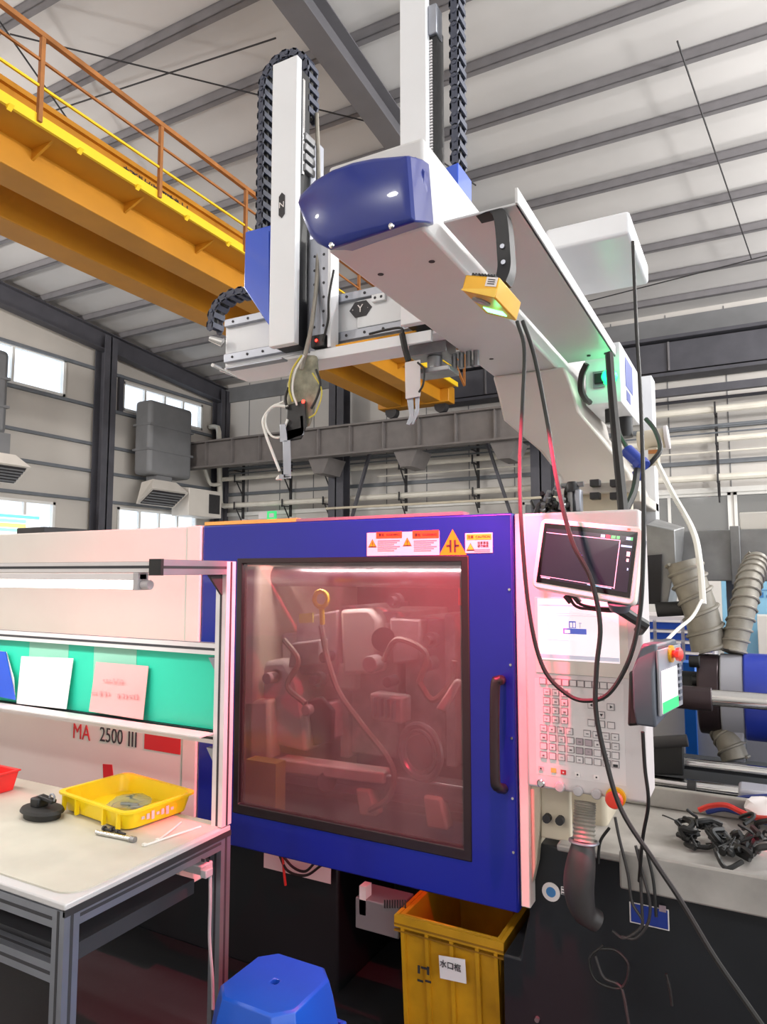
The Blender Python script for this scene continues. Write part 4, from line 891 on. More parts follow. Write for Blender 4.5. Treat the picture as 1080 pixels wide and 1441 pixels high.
loose('thick black power cable running from the robot tray down behind the monitor', [(858, 499, 2.75), (861, 540, 2.6), (868, 620, 2.4), (875, 690, 2.25), (879, 738, 2.14)], 2.3, .016)
loose('black cable curving from the beam down beside the junction box', [(826, 512, 2.76), (819, 528, 2.78), (818, 548, 2.82), (825, 562, 2.9), (830, 566, 2.965)], 2.95, .013)
loose('black cable with blue connector hanging below the junction box', [(869, 590, 2.9), (872, 610, 2.8), (880, 625, 2.7), (888, 640, 2.6), (905, 658, 2.6), (922, 645, 2.6), (930, 630, 2.65), (922, 605, 2.8), (910, 590, 2.9)], 2.8, .009)
loose('thin cable dropping from the blue connector behind the monitor', [(898, 655, 2.6), (893, 690, 2.4), (880, 720, 2.25), (874, 740, 2.14)], 2.4, .012)
loose('pale plastic hose hanging from the valve towards the hose box', [(920, 640, 3.3), (945, 690, 3.2), (975, 745, 2.95), (985, 790, 2.86), (990, 850, 2.82)], 3.2, .012, 'tube_white')
loose('grey thin hose running up from the pendant to the hose box', [(935, 905, 2.4), (955, 885, 2.5), (975, 868, 2.6), (988, 845, 2.8)], 2.6, .006, 'tube_white')
t = thing('plug_connector', 'blue round plug connector on the cable below the junction box', 'connector', at(893, 650, Y=2.6))
MB().cyl(at(882, 633, Y=2.6), at(902, 652, Y=2.58), .024, n=14).build('sleeve', 'conn_blue', t, .003); MB().cyl(at(900, 650, Y=2.58), at(906, 657, Y=2.57), .028, n=14).build('collar', 'conn_blue', t, .003)
MB().cyl(at(897, 662, Y=2.6), at(901, 676, Y=2.6), .018, n=12).build('cap', 'conn_blue', t, .003)
t = thing('air_valve', 'pale cylindrical air valve with fittings beside the riser post', 'valve', at(915, 660, Y=3.3))
MB().cyl(at(898, 621, Y=3.3), at(936, 616, Y=3.3), .045, n=16).build('cylinder', 'beige', t, .004); MB().box(at(912, 630, Y=3.25), at(930, 655, Y=3.35)).build('manifold', 'beige', t, .004)
MB().cyl(at(936, 616, Y=3.3), at(942, 615, Y=3.3), .055, n=16).build('end_cap', 'panel_grey', t, .004)
c = at(920, 636, Y=3.24); MB().box((c.x-.02, c.y-.01, c.z-.008), (c.x+.02, c.y, c.z+.008)).build('label_plate', 'rust_rail', t)
# hose and wire clutter on the machine top beside the platen
t = thing('hose_manifold', 'tangle of black hoses and fittings on the machine top behind the monitor', 'hoses', at(775, 730, Y=2.3))
random.seed(3)
for i in range(11):
    x0, y0 = random.uniform(752, 795), random.uniform(715, 732); pts = [(x0, y0)]
    for k in range(4): x0 += random.uniform(-13, 17); y0 += random.uniform(-16, 10); pts.append((min(max(x0, 748), 822), min(max(y0, 684), 733)))
    cable('hose', [at(x, y, Y=2.3+random.uniform(-.06, .06)) for x, y in pts], random.choice((.006, .008, .01)), random.choice(('rubber', 'rubber', 'hose_dark', 'flange_dark')), t)
for (x, y) in ((770, 705), (782, 695), (790, 715), (762, 722)): c = at(x, y, Y=2.26); MB().lathe(c, (.3, -.5, .6), [(0, 0), (.012, 0), (.012, .02), (.008, .022), (.008, .04), (0, .04)], 10).build('fitting', 'steel', t)
b = MB(); b.cyl(at(806, 738, Y=2.3), at(804, 685, Y=2.3), .012, n=10); b.cyl(at(790, 684, Y=2.3), at(822, 681, Y=2.3), .009, n=8); b.build('stand_pipe', 'steel', t)
front_quad(MB(), 812, 690, 822, 722, 2.32, .04).build('filter_bowl', 'alu', t, .006); front_quad(MB(), 806, 722, 822, 738, 2.3, .03).build('gauge_body', 'plastic_black', t, .004)
MB().ring(at(812, 730, Y=2.265), (0, 1, 0), .009, .002, 14, 6).build('gauge_ring', 'label_white', t)
MB().lathe(at(806, 684, Y=2.3), (0, 0, 1), [(0, -.02), (.02, -.02), (.022, .0), (.016, .014), (0, .014)], 12).build('tap', 'plastic_black', t)

# ================================================================ RIGHT SIDE: INJECTION UNIT AND BACKGROUND
iu = thing('injection_unit', 'injection barrel with dark flange, grey collar and blue heater cover', 'injection unit', (0, 3.0, .8))
bz = 1.085; byy = 3.0
X_ = lambda px: at(px, 975, Y=byy).x
MB().cyl((X_(985), byy, bz), (X_(1016), byy, bz), .15, n=36).build('flange', 'flange_dark', iu, .008)
MB().cyl((X_(1016), byy, bz), (X_(1048), byy, bz), .155, n=36).build('collar', 'cab_grey', iu, .005)
g = MB().box((X_(1017), byy-.1, .86), (X_(1046), byy+.1, bz)).build('collar_foot', 'cab_grey', iu, .005)
MB().cyl((X_(1048), byy, bz), (1.5, byy, bz), .16, n=36).build('heater_cover', 'barrel_blue', iu, .006)
MB().cyl((X_(935), byy, bz+.02), (X_(986), byy, bz+.02), .06, n=24).build('nozzle', 'plastic_black', iu, .004)
for (px, dz, r) in ((975, .13, .022), (978, .06, .02), (972, -.02, .03)): MB().cyl((X_(px), byy-.1, bz+dz), (X_(990), byy-.1, bz+dz), r, n=12).build('nozzle_bolt', 'plastic_black', iu, .003)
MB().cyl((at(990, 985, Y=2.7).x, 2.7, 1.118), (1.5, 2.7, 1.118), .028, n=20).build('guide_rod', 'chrome', iu)
MB().cyl((at(930, 985, Y=2.7).x, 2.7, 1.112), (at(1003, 985, Y=2.7).x, 2.7, 1.112), .04, n=20).build('rod_sleeve', 'flange_dark', iu, .003)
b = MB(); b.loft([[at(x, y, Y=Yq) for x, y in ((915, 1050), (948, 1035), (963, 1040), (963, 1092), (915, 1090))] for Yq in (2.6, 2.8)]); b.build('carriage_bracket', 'plastic_black', iu, .006)
MB().cyl(at(918, 1045, Y=2.58), at(968, 1042, Y=2.58), .02, n=12).build('carriage_pin', 'black_iron', iu)
MB().cyl(at(968, 1110, Y=2.6), at(980, 1112, Y=2.6), .03, n=12).build('rod_end', 'black_iron', iu)
front_quad(MB(), 1040, 1098, 1085, 1128, 2.6, .1).build('carriage_foot', 'cab_grey', iu, .01)
def ribbed_hose(label, pts, Y, r, pitch=.035):
    P_ = spline([at(q[0], q[1], Y=q[2] if len(q) > 2 else Y) for q in pts], 14)
    t_ = thing('ribbed_hose', label, 'hose', P_[-1])
    rs_ = [r*.94 for i in range(len(P_))]
    MB().tube(P_, rs_, 18).build('sleeve', 'hose_grey', t_)
    L = sum((P_[i]-P_[i-1]).length for i in range(1, len(P_))); turns = L/pitch; n = int(turns*12); hp = []
    tang = (P_[-1]-P_[0]).normalized(); a = tang.orthogonal().normalized(); a0 = a
    for i in range(n+1):
        f = i/n*(len(P_)-1); k = min(int(f), len(P_)-2); p = P_[k].lerp(P_[k+1], f-k); tn = (P_[k+1]-P_[k]).normalized()
        a = (a0 - tn*a0.dot(tn)).normalized(); b_ = tn.cross(a); th = 2*math.pi*turns*i/n
        hp.append(p + (a*math.cos(th)+b_*math.sin(th))*r)
    MB().tube(hp, r*.11, 6).build('spiral_wire', 'hose_grey', t_)
ribbed_hose('thick ribbed grey hose from the sheet metal hood to the barrel', [(962, 790), (972, 820), (988, 865), (998, 915)], 3.02, .068, .06)
ribbed_hose('slim ribbed grey hose from the long duct to the blue barrel cover', [(1066, 790, 3.3), (1056, 815, 3.15), (1046, 860, 3.05), (1031, 918, 3.0)], 3.0, .048, .042)
ribbed_hose('short ribbed hose hanging below the grey collar', [(1020, 1030, 2.95), (1027, 1045, 2.92), (1036, 1070, 2.9)], 2.95, .05, .04)
hd = thing('sheet_metal_hood', 'dented grey sheet metal hood beside the touch monitor', 'hood', at(935, 860, Y=3.2))
hq = lambda L_, Yq: [at(x, y, Y=Yq) for x, y in L_]
MB().loft([hq([(908, 738), (950, 746), (952, 790), (938, 862), (924, 862), (908, 780)], 3.1), hq([(925, 730), (964, 742), (962, 775), (950, 866), (938, 868), (925, 780)], 3.5)]).build('shell', 'duct_zinc', hd, .004)
MB().loft([hq([(906, 782), (932, 780), (930, 850), (906, 850)], 3.08), hq([(906, 782), (932, 780), (930, 850), (906, 850)], 3.12)]).build('opening', 'ink', hd)
MB().cyl(at(925, 858, Y=3.05), at(962, 856, Y=3.05), .03, n=12).build('drive_roller', 'black_iron', hd)
ld = thing('long_duct', 'long grey sheet metal duct above the blue barrel', 'duct', (.4, 3.7, 1.5))
dz0, dz1 = at(1080, 818, Y=3.5).z, at(1080, 744, Y=3.5).z
MB().box((-.38, 3.5, dz0), (2.0, 3.9, dz1)).build('trunk', 'duct_zinc', ld, .004)
x = at(1036, 780, Y=3.5).x; MB().box((x-.02, 3.48, dz0-.015), (x+.02, 3.92, dz1+.015)).build('joint_flange', 'duct_zinc', ld, .003)
MB().box((at(1042, 740, Y=3.6).x, 3.55, dz1), (at(1100, 740, Y=3.6).x, 3.8, dz1+.08)).build('white_block', 'mach_white', ld, .004)
for x in (-.1, 1.6): MB().box((x-.03, 3.92, 0), (x+.03, 3.98, dz1)).build('support_post', 'steel_grey', ld)
tc = thing('tool_cabinet', 'blue workshop tool cabinet with rows of white handled drawers', 'cabinet', (-.5, 5.7, 0))
cx0, cx1 = -1.0, -.27; cz = 1.235
MB().box((cx0, 5.52, 0), (cx1, 6.0, cz)).build('carcass', 'panel_grey', tc, .005)
cols = [(cx0+.02, -.68), (-.655, -.49), (-.465, -.29)]
for (a, c) in cols:
    for k in range(9):
        z1 = cz-.035-.075*k; d = MB().box((a, 5.505, z1-.062), (c, 5.53, z1)).build('drawer', 'cab_blue', tc)
        MB().box((a, 5.49, z1-.012), (c, 5.505, z1+.004)).build('drawer_handle', 'label_white', d)
for x in (-.6, -.5, -.42, -.34): MB().box((x-.02, 5.7, cz), (x+.02, 5.76, cz+.05)).build('tool_holder', 'plastic_black', tc)
cbz = thing('notice_board', 'tall light blue notice board behind the ribbed hoses', 'board', (.3, 6.1, 0))
MB().box((-.235, 6.05, .3), (1.2, 6.12, 1.56)).build('panel', 'cyan_board', cbz, .004)
for x in (-.15, 1.1): MB().box((x-.03, 6.06, 0), (x+.03, 6.11, .3)).build('foot', 'steel_grey', cbz)
MB().box((-.2, 6.045, 1.415), (.5, 6.05, 1.42)).build('printed_line', 'ink_blue', cbz)
for i in range(14): MB().box((-.2+.045*i, 6.045, 1.36), (-.2+.045*i+.028, 6.05, 1.36+.02*(1+(i*7) % 3/2))).build('printed_mark', 'ink_blue', cbz)
wc = thing('white_locker', 'plain white locker standing in front of the light blue board', 'locker', (.2, 5.9, 0))
MB().box((at(1066, 870, Y=5.8).x, 5.8, 0), (.9, 6.0, at(1066, 866, Y=5.8).z)).build('body', 'mach_white', wc, .006); MB().box((.1, 5.79, .1), (.5, 5.8, 1.1)).build('door', 'mach_white2', wc)
gc = thing('grey_enclosure', 'pale grey enclosure with bright blue corner post behind the guide rails', 'enclosure', (.4, 4.3, 0))
MB().box((at(980, 1000, Y=4.2).x, 4.2, 0), (2, 4.8, .93)).build('panel', 'cab_grey', gc, .004); MB().box((at(964, 1000, Y=4.2).x, 4.18, 0), (at(981, 1000, Y=4.2).x, 4.3, 1.06)).build('corner_post', 'post_blue', gc, .003)
MB().box((-.62, 4.25, .3), (at(964, 1000, Y=4.2).x, 4.3, 1.0)).build('side_panel', 'mach_white', gc)
# wires over the tray
def wire(label, pts, m, r=.008): return tag(cable('wire', [at(x, y, Y=q) for x, y, q in pts], r, m), label, 'wire')
wire('red hose arching over the metal tray', [(984, 1140, 2.4), (1000, 1134, 2.4), (1022, 1133, 2.38), (1042, 1142, 2.36), (1062, 1150, 2.34), (1090, 1152, 2.3)], 'wire_red')
wire('dark blue hose running beside the red hose on the tray', [(995, 1142, 2.45), (1020, 1138, 2.44), (1050, 1146, 2.42), (1075, 1156, 2.38), (1095, 1155, 2.36)], 'wire_blue', .009)
wire('blue hose rising above the red hose towards the barrel', [(1020, 1130, 2.48), (1045, 1123, 2.48), (1070, 1121, 2.46), (1095, 1120, 2.44)], 'wire_blue', .008)
t = thing('cloth_roll', 'crumpled white cloth lying at the end of the tray', 'cloth', at(1085, 1150, Y=2.42)); random.seed(9)
b = MB(); c = at(1084, 1139, Y=2.42); b.lathe(c + Vector((0, 0, -.03)), (0, 0, 1), [(.0, 0), (.055, .005), (.07, .03), (.06, .05), (.02, .062), (0, .063)], 16)
for v in b.v: v += Vector((random.uniform(-.006, .006), random.uniform(-.006, .006), random.uniform(-.004, .004)))
b.build('fold', 'paper', t)
# black plastic sprue scrap on the tray
def scrap(label, cx, cy, w, h, n, seed):
    random.seed(seed); t_ = thing('sprue_scrap', label, 'scrap', at(cx, cy+h, Z=.797))
    for i in range(n):
        q = [at(cx+random.uniform(-w, w), cy+random.uniform(-h, h), Z=.81) + Vector((0, 0, random.uniform(0, .035)))]
        for k in range(4): q.append(q[-1] + Vector((random.uniform(-.035, .035), random.uniform(-.03, .03), random.uniform(-.02, .022))))
        for v in q: v.z = max(v.z, .806)
        cable('sprue', q, random.choice((.002, .004, .006, .008)), 'scrap', t_, 6, 5)
    for i in range(n//2):
        c = at(cx+random.uniform(-w, w)*.8, cy+random.uniform(-h, h)*.7, Z=.815); d = Vector((random.uniform(-1, 1), random.uniform(-1, 1), random.uniform(.05, .6)))
        MB().cyl(c, c + d.normalized()*.022, random.uniform(.008, .014), n=9).build('molded_part', 'scrap', t_, .002)
scrap('large tangled heap of black plastic sprues on the metal tray', 1035, 1190, 34, 20, 26, 5)
scrap('small scatter of black plastic sprues beside the large heap', 970, 1178, 16, 7, 10, 6)
# suction hose and cable coils in front of the base
t = thing('suction_hose', 'grey corrugated suction hose drooping below the keypad', 'hose', at(825, 1300, Y=1.98))
P_ = spline([at(824, 1128, Y=1.96), at(823, 1150, Y=1.95), at(822, 1185, Y=1.93)], 12)
MB().tube(P_, [.03*(1-.12*(i % 2)) for i in range(len(P_))], 16).build('corrugated_neck', 'hose_grey', t)
P_ = spline([at(822, 1184, Y=1.93), at(818, 1215, Y=1.92), at(815, 1250, Y=1.92), at(822, 1282, Y=1.93), at(840, 1296, Y=1.95)], 6)
MB().tube(P_, [.028+.012*math.sin(math.pi*min(1, i/len(P_)*1.2)) for i in range(len(P_))], 18).build('hose_bag', 'hose_dark', t)
MB().ring(P_[0], (0, .1, 1), .036, .004, 20, 6).build('clamp_band', 'alu', t)
for i, pts in enumerate(([(866, 1150), (872, 1180), (884, 1230), (890, 1270), (905, 1300), (880, 1320), (862, 1310)], [(858, 1165), (845, 1185), (842, 1215)], [(895, 1190), (905, 1230), (915, 1270), (912, 1300), (895, 1320), (875, 1318)], [(850, 1330), (830, 1350), (840, 1380), (875, 1390), (885, 1360), (868, 1338), (845, 1335)], [(838, 1345), (850, 1375), (870, 1385), (878, 1400), (886, 1445)], [(910, 1195), (920, 1240), (924, 1290)], [(900, 1195), (902, 1240), (905, 1300)], [(938, 1370), (944, 1395), (946, 1415)])):
    tag(cable('cable', [at(x, y, Y=1.97) for x, y in pts], .004, 'rubber' if i % 2 else 'hose_dark'),
        ['dark cable looping past the blue nameplate', 'short grey cable arching beside the suction hose', 'black cable hanging in a deep loop over the blue nameplate', 'coil of grey cable hanging low on the black base', 'black cable tail dropping from the coil on the base', 'thin cable hanging straight in front of the blue nameplate', 'second thin cable hanging left of the nameplate mark', 'short loose cable end on the black base'][i], 'cable')

# ================================================================ WORKBENCH
wbn = thing('workbench', 'aluminium profile workbench with grey mat top and overhead shelf frame', 'workbench', (-2.3, 1.4, 0))
PRF = .042
def profile(p, q, name='profile', m='alu', parent=None, w=PRF):
    p, q = Vector(p), Vector(q); d = (q-p).normalized(); b = MB(); b.bar(p, q, w)
    b.slot(1); up = Vector((0, 0, 1)) if abs(d.z) < .9 else Vector((0, 1, 0)); s_ = d.cross(up).normalized(); u2 = s_.cross(d)
    for v in (s_, -s_, u2, -u2): o_ = v*(w/2+.0004); wv = d.cross(v).normalized(); b.obox((p+q)/2 + o_, (d, wv, v), ((q-p).length/2-.001, .004, .0004))
    return b.build(name, [m, 'slot_dark'], parent or wbn)
BXR, BXL, BF, BB = -1.445, -3.4, 1.135, 1.715
h_ = PRF/2
tt_ = MB(); r_ = .0
tt_.box((BXL, BF, .765), (BXR, BB, .782)); tp = tt_.build('table_top', 'table_edge', wbn, .004)
rad = .06; mat_pts = [(BXL+.01, BF+.03), ]
cxm, cym = BXR-.016-rad, BF+.03+rad
mat_pts += [(cxm+rad*math.sin(R(a)), cym-rad*math.cos(R(a))) for a in range(0, 91, 15)] + [(BXR-.016, BB-.01), (BXL+.01, BB-.01)]
MB().prism([(x, y, .782) for x, y in mat_pts], (0, 0, .004)).build('table_mat', 'bench_top', wbn)
MB().box((BXR-.006, BF, .752), (BXR+.002, BB, .768)).build('edge_strip', 'black_iron', wbn)
for x in (BXR-h_, BXL+h_):
    profile((x, BF+h_, 0), (x, BF+h_, .764), 'leg'); profile((x, BB-h_, 0), (x, BB-h_, .764), 'leg')
    profile((x, BF+PRF, .742), (x, BB-PRF, .742), 'side_rail'); profile((x, BF+PRF, .14), (x, BB-PRF, .14), 'lower_rail')
    profile((x, BB-h_+.001, .786), (x, BB-h_+.001, 1.585), 'upright', 'alu_light')
for z in (.742, .62): profile((BXL+PRF, BF+h_, z), (BXR-PRF, BF+h_, z), 'front_rail')
profile((BXL+PRF, BF+h_, .29), (BXR-PRF, BF+h_, .29), 'front_rail'); profile((BXL+PRF, BB-h_, .742), (BXR-PRF, BB-h_, .742), 'rear_rail')
MB().box((BXL+.05, BF+.05, .61), (BXR-.05, BB-.1, .65)).build('drawer_tray', 'slot_dark', wbn)
for z in (1.312, 1.043): profile((BXL+PRF, BB-h_, z), (BXR-PRF, BB-h_, z), 'shelf_beam', 'alu_light', w=.034)
MB().box((BXL+PRF, BB-.1, 1.056), (BXR-PRF, BB+.04, 1.06)).build('shelf_plate', 'alu_light', wbn)
profile((BXR-h_, BB-h_-.02, 1.565), (BXR-h_, 1.41, 1.565), 'top_arm', 'alu'); MB().box((BXR-PRF-.002, 1.40, 1.542), (BXR+.002, 1.41, 1.588)).build('end_cap', 'plastic_black', wbn)
profile((BXL, 1.44, 1.566), (BXR-PRF, 1.44, 1.566), 'lamp_bar', 'alu_light', w=.03)
MB().prism([(BXR-h_-.004, BB-PRF, 1.543), (BXR-h_-.004, BB-PRF, 1.48), (BXR-h_-.004, BB-PRF-.06, 1.543)], (.008, 0, 0)).build('gusset', 'black_iron', wbn)
for z in (1.285, 1.01): MB().prism([(BXR-PRF, BB-h_-.01, z), (BXR-PRF-.035, BB-h_-.01, z), (BXR-PRF, BB-h_-.01, z-.05)], (0, .02, 0)).build('corner_bracket', 'alu', wbn)
MB().box((BXL+PRF, BB-.006, 1.06), (BXR-PRF-.006, BB+.002, 1.291)).build('back_board', 'green_board', wbn)
BY = BB-.0065
for (x0, x1) in ((42, 97), (133, 193)): a = at(x0, 905, Y=BY); c = at(x1, 905, Y=BY); MB().box((a.x, BY-.0006, 1.07), (c.x, BY, 1.289)).build('clear_pocket', 'tape_clear', wbn)
# bench tube lamp
tl = thing('bench_lamp', 'white tube lamp fixed under the bench top bar', 'lamp', (-2.3, 1.44, 1.5))
xe = at(212, 822, Y=1.44).x
MB().box((BXL+.1, 1.425, 1.528), (xe-.03, 1.455, 1.548)).build('housing', 'fixture', tl, .003)
MB().cyl((BXL+.1, 1.44, 1.515), (xe-.045, 1.44, 1.515), .013, n=14).build('tube', 'tube_glow', tl)
ec_ = MB(); ec_.box((xe-.05, 1.42, 1.5), (xe-.03, 1.46, 1.55)); ec_.cyl((xe-.03, 1.44, 1.515), (xe, 1.44, 1.515), .014, n=12); ec_.build('lamp_holder', 'knob_pale', tl, .002)
area_light('bench_lamp_light', (-2.5, 1.44, 1.498), (0, 0, 0), 1.6, .03, 4, (1, .97, .93))
# paper sheets and folder leaning on the shelf
def leaf(name, label, cat, q, m, Y0, lean=.012, th=.002):
    P_ = [at(x, y, Y=Y0) for x, y in q]; zb2 = min(p.z for p in P_); zt2 = max(p.z for p in P_)
    for p in P_: p.y = Y0 + lean*(p.z-zb2)/(zt2-zb2)
    o = MB().prism(P_, (0, th, 0)).build(name, m); tag(o, label, cat); return o
leaf('paper_sheet', 'blank white paper sheet leaning on the bench shelf', 'paper', [(26, 924), (99, 927), (93, 998), (23, 990)], 'paper', 1.685)
pp = leaf('paper_note', 'pink paper note with faint handwriting leaning on the bench shelf', 'paper', [(131, 932), (205, 938), (201, 1013), (125, 1001)], 'paper_pink', 1.685)
random.seed(4)
for (xa, xb, y) in ((148, 174, 957), (132, 158, 975), (168, 198, 979)):
    x = xa
    while x < xb:
        c = at(x, y+(x-xa)*.05, Y=1.6885); hh = random.uniform(.003, .008); MB().box((c.x-.006, c.y-.0045, c.z-hh), (c.x+.004, c.y-.004, c.z+hh)).build('handwriting', 'ink_faint', pp); x += random.uniform(4, 7)
leaf('ring_folder', 'blue folder with white edge leaning at the end of the shelf', 'folder', [(-30, 915), (0, 918), (21, 985), (-30, 975)], 'robot_blue2', 1.67, .02, .004)
leaf('folder_page', 'white page sticking out behind the blue folder', 'paper', [(-10, 916), (3, 918), (17, 955), (21, 982), (-10, 975)], 'paper', 1.68, .018, .001)
# yellow parts tray
yt = thing('parts_tray', 'shallow yellow plastic parts tray lying on the bench', 'tray', (-1.87, 1.6, .786))
cq = [at(82, 1134, Z=.80), at(177, 1168, Z=.80), at(247, 1130, Z=.80), at(150, 1106, Z=.80)]
# regular tray: centre and axes from the two clear edges
o1 = Vector((cq[0].x, cq[0].y, 0)); o2 = Vector((cq[1].x, cq[1].y, 0)); ux = (o2-o1).normalized(); uy = Vector((-ux.y, ux.x, 0)); Lx = (o2-o1).length; Ly = .25
def tp_(u, v, z): q = o1 + ux*u*Lx + uy*v*Ly; return Vector((q.x, q.y, z))
def rr(m_, z, k=3):
    pts = []; ex, ey = m_/Lx, m_/Ly; cr_ = .03
    for (cu, cv, a0) in ((1-ex, ey, -90), (1-ex, 1-ey, 0), (ex, 1-ey, 90), (ex, ey, 180)):
        su = 1 if cu > .5 else -1; sv = 1 if cv > .5 else -1
        for i in range(k+1):
            a = R(a0+90*i/k); pts.append(tp_(cu - su*cr_/Lx + cr_/Lx*math.cos(a), cv - sv*cr_/Ly + cr_/Ly*math.sin(a), z))
    return pts
b = MB(); b.loft([rr(.02, .79), rr(.012, .792), rr(0, .842), rr(-.008, .842), rr(-.008, .848), rr(.006, .848), rr(.018, .796)]); b.build('shell', 'tray_yellow', yt)
for u in (.1, .3, .7, .9): MB().obox(tp_(u, -.005, .818), (ux, uy, (0, 0, 1)), (.004, .006, .024)).build('rib', 'tray_yellow', yt)
for i in range(7): c = tp_(1.012, .22+.07*i, .82); MB().obox(c, (uy, ux, (0, 0, 1)), (.005, .0012, .004+.004*(i % 3))).build('moulded_letter', 'knob_pale', yt)
pb2 = thing('plastic_bag', 'crumpled clear plastic bag with small parts in the yellow tray', 'bag', tp_(.5, .55, .8)); random.seed(11)
b = MB(); b.lathe(tp_(.5, .55, .797), (0, 0, 1), [(0, 0), (.06, .002), (.075, .01), (.05, .02), (.02, .026), (0, .027)], 14)
for v in b.v: v += Vector((random.uniform(-.012, .012), random.uniform(-.012, .012), random.uniform(0, .006)))
b.build('film', 'film_clear', pb2)
for i in range(5): c = tp_(.42+.05*i, .5+.03*(i % 3), .803); MB().cyl(c, c+Vector((.02, .01, 0)), .005, n=8).build('screw', 'steel', pb2)
# hand tool
ht = thing('suction_lifter', 'black oval hand suction lifter with lever on the bench', 'tool', at(60, 1150, Z=.79))
c = at(59, 1149, Z=.787); b = MB()
b.loft([[Vector((c.x+.075*k*math.cos(2*math.pi*i/20), c.y+.05*k*math.sin(2*math.pi*i/20), z)) for i in range(20)] for k, z in ((.9, .787), (.92, .802), (1.08, .806), (1.0, .815), (.5, .818))]); b.build('pad', 'rubber', ht)
MB().box((c.x-.035, c.y-.02, .815), (c.x+.005, c.y+.02, .845)).build('lever_block', 'plastic_black', ht, .005); MB().bar((c.x-.01, c.y, .848), (c.x+.055, c.y, .84), .02, .012).build('lever', 'plastic_black', ht, .003)
MB().ring((c.x+.045, c.y, .85), (0, 1, 0), .012, .003, 14, 6).build('wire_loop', 'alu', ht)
# red basket at the edge
rbk = thing('red_basket', 'red plastic basket standing at the back of the bench', 'basket', (-2.45, 1.58, .786))
c = at(-12, 1112, Z=.79)
b = MB(); b.loft([[Vector((c.x+sx*w_, c.y+sy*w_*.8, z)) for sx, sy in ((-1, -1), (1, -1), (1, 1), (-1, 1))] for w_, z in ((.055, .787), (.068, .852), (.074, .852), (.074, .858), (.062, .858), (.05, .792))]); b.build('shell', 'red_plastic', rbk, .004)
MB().box((c.x-.02, c.y-.062, .81), (c.x+.02, c.y-.055, .835)).build('grip', 'red_plastic', rbk)
# pin, screws, cable ties
t = thing('ejector_pin', 'short polished steel pin lying before the yellow tray', 'pin', at(163, 1178, Z=.787)); MB().cyl(at(136, 1171, Z=.793), at(186, 1181, Z=.793), .0065, n=12).build('shaft', 'chrome', t); MB().cyl(at(184, 1180.6, Z=.793), at(190, 1182, Z=.793), .009, n=12).build('head', 'steel', t)
for i, (x, y) in enumerate(((152, 1167), (163, 1168), (171, 1172))):
    a = at(x-4, y-1, Z=.793); c = at(x+5, y+2, Z=.793); t = thing('black_screw', 'small black cap screw lying beside the polished steel pin', 'screw', a, 'black screws on the bench'); MB().cyl(a, c, .004, n=8).build('thread', 'black_iron', t); MB().cyl(a, a+(a-c).normalized()*.008, .007, n=10).build('head', 'black_iron', t)
for i, (a, c, lb_) in enumerate((((203, 1190), (283, 1163), 'long white cable tie lying on the bench mat'), ((222, 1183), (255, 1157), 'short white cable tie crossing the longer one'))):
    p, q = at(*a, Z=.788), at(*c, Z=.788); t = thing('cable_tie', lb_, 'cable tie', p); MB().tube(spline([p, p.lerp(q, .5)+Vector((.004, 0, .002)), q], 6), .003, 6).build('strap', 'tube_white', t); MB().box(p-Vector((.005, .005, 0)), p+Vector((.005, .005, .006))).build('head', 'tube_white', t)
# power strip under the bench
ps = thing('power_strip', 'white power strip fixed under the rear corner of the bench', 'power strip', at(285, 1225, Y=1.64))
front_quad(MB(), 274, 1204, 300, 1224, 1.64, .05).build('body', 'knob_pale', ps, .004)
for i in range(3): front_quad(MB(), 277+7*i, 1208, 281+7*i, 1213, 1.589, .002).build('socket', 'ink', ps)
front_quad(MB(), 292, 1218, 300, 1232, 1.60, .03).build('plug', 'knob_pale', ps, .003)
cable('lead', [at(296, 1230, Y=1.6), at(296, 1270, Y=1.6), at(295, 1320, Y=1.61), at(299, 1375, Y=1.62), at(300, 1420, Y=1.62)], .005, 'knob_pale', ps)

# ================================================================ STOOL, BIN
sl = thing('stool', 'blue plastic stool with a round hole in its square seat', 'stool', (-1.178, 1.585, 0))
sx_, sy_, szt = -1.178, 1.59, .46
def sq(hw, z, r, k=4, n=None):
    pts = []
    for (qx, qy, a0) in ((1, -1, -90), (1, 1, 0), (-1, 1, 90), (-1, -1, 180)):
        for i in range(k+1): a = R(a0+90*i/k); pts.append(Vector((sx_+qx*(hw-r)+r*math.cos(a), sy_+qy*(hw-r)+r*math.sin(a), z)))
    return pts
hole = []
for p in sq(.12, szt, .04, 1): d = Vector((p.x-sx_, p.y-sy_, 0)).normalized(); hole.append(d)
b = MB(); b.loft([[Vector((sx_, sy_, szt-.05)) + d*.0115 for d in hole], [Vector((sx_, sy_, szt-.003)) + d*.012 for d in hole], [Vector((sx_, sy_, szt)) + d*.015 for d in hole], sq(.114, szt, .04, 1), sq(.121, szt-.005, .043, 1), sq(.130, szt-.045, .045, 1), sq(.142, szt-.13, .045, 1), sq(.145, szt-.14, .045, 1), sq(.14, szt-.14, .045, 1), sq(.127, szt-.045, .045, 1), sq(.11, szt-.012, .04, 1)], caps=False)
b.build('seat', 'stool_blue', sl, .006, 3, angle=28)
for qx in (-1, 1):
    for qy in (-1, 1):
        def lq(hw, z, w_=.07): return [Vector((sx_+qx*hw, sy_+qy*hw, z)), Vector((sx_+qx*(hw-w_), sy_+qy*hw, z)), Vector((sx_+qx*(hw-w_), sy_+qy*(hw-.012), z)), Vector((sx_+qx*(hw-.012), sy_+qy*(hw-.012), z)), Vector((sx_+qx*(hw-.012), sy_+qy*(hw-w_), z)), Vector((sx_+qx*hw, sy_+qy*(hw-w_), z))]
        MB().loft([lq(.140, szt-.135), lq(.18, 0, .05)]).build('leg', 'stool_blue', sl, .004)
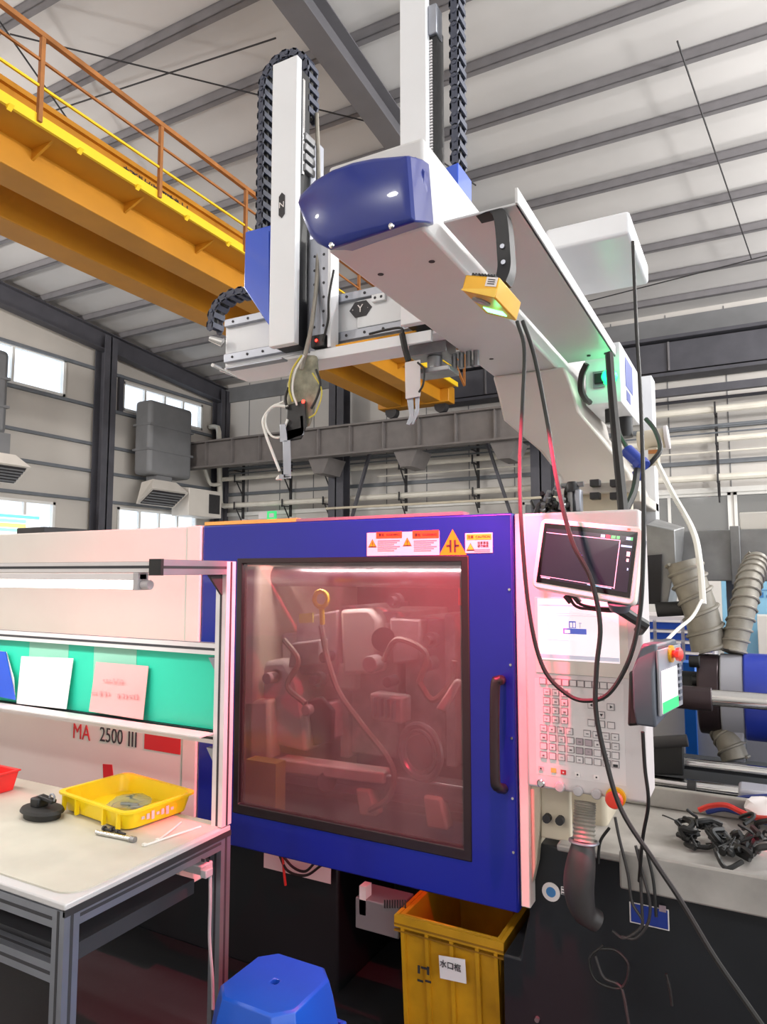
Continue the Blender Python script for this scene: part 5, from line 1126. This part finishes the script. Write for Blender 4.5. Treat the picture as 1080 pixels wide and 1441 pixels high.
for a_ in ((0, 1), (1, 0), (0, -1), (-1, 0)):
    v = Vector((a_[0], a_[1], 0)); s_ = Vector((-v.y, v.x, 0)); MB().obox(Vector((sx_, sy_, .2)) + v*.152, (s_, v, (0, 0, 1)), (.11, .005, .02)).build('brace', 'stool_blue', sl)
yb = thing('yellow_bin', 'worn yellow plastic bin with a paper sign under the machine door', 'bin', (-.9, 2.35, 0))
bx0, bx1, by0, by1, bh = -1.082, -.712, 2.1, 2.62, .44
def br(e, z): return [(bx0-e, by0-e, z), (bx1+e, by0-e, z), (bx1+e, by1+e, z), (bx0-e, by1+e, z)]
MB().loft([br(-.04, 0), br(-.02, .3), br(-.012, bh-.03), br(-.012, bh), br(-.028, bh), br(-.05, .02)]).build('shell', 'bin_yellow', yb, .004)
MB().loft([br(.0, bh-.035), br(.0, bh), br(-.012, bh), br(-.012, bh-.035)], False).build('rim', 'bin_yellow', yb)
xs = [bx0+.03, bx0+.115, bx0+.2, bx0+.285, bx0+.345]
for x in xs: MB().loft([[(x-.006, by0+.03, .02), (x+.006, by0+.03, .02), (x+.006, by0+.045, .02), (x-.006, by0+.045, .02)], [(x-.006, by0-.002, bh-.035), (x+.006, by0-.002, bh-.035), (x+.006, by0+.02, bh-.035), (x-.006, by0+.02, bh-.035)]]).build('rib', 'bin_yellow', yb)
for z in (.415, .395): MB().box((bx0, by0-.002, z-.003), (bx1, by0+.01, z+.002)).build('groove', 'bin_inner', yb)
MB().box((bx0+.21, by1-.06, .1), (bx0+.25, by1-.03, bh)).build('inner_rib', 'bin_yellow', yb)
sg = [at(618, 1344, Y=by0-.004), at(655, 1350, Y=by0-.004), at(657, 1384, Y=by0-.0), at(620, 1376, Y=by0-.0)]
sgn = tag(MB().prism(sg, (0, -.002, 0)).build('paper_sign', 'paper'), 'small white paper sign stuck on the yellow bin', 'sign')
text('lettering', '水口框', .024, 'ink', sgn, at(634, 1360, Y=by0-.008))
for (x, y, dx, dz) in ((590, 1364, .004, .012), (597, 1362, .01, .003), (603, 1366, .004, .012), (592, 1380, .01, .003), (603, 1381, .01, .003)): c = at(x, y, Y=by0-.001); MB().box((c.x-dx, c.y-.002, c.z-dz), (c.x+dx, c.y, c.z+dz)).build('marker_stroke', 'ink', yb)
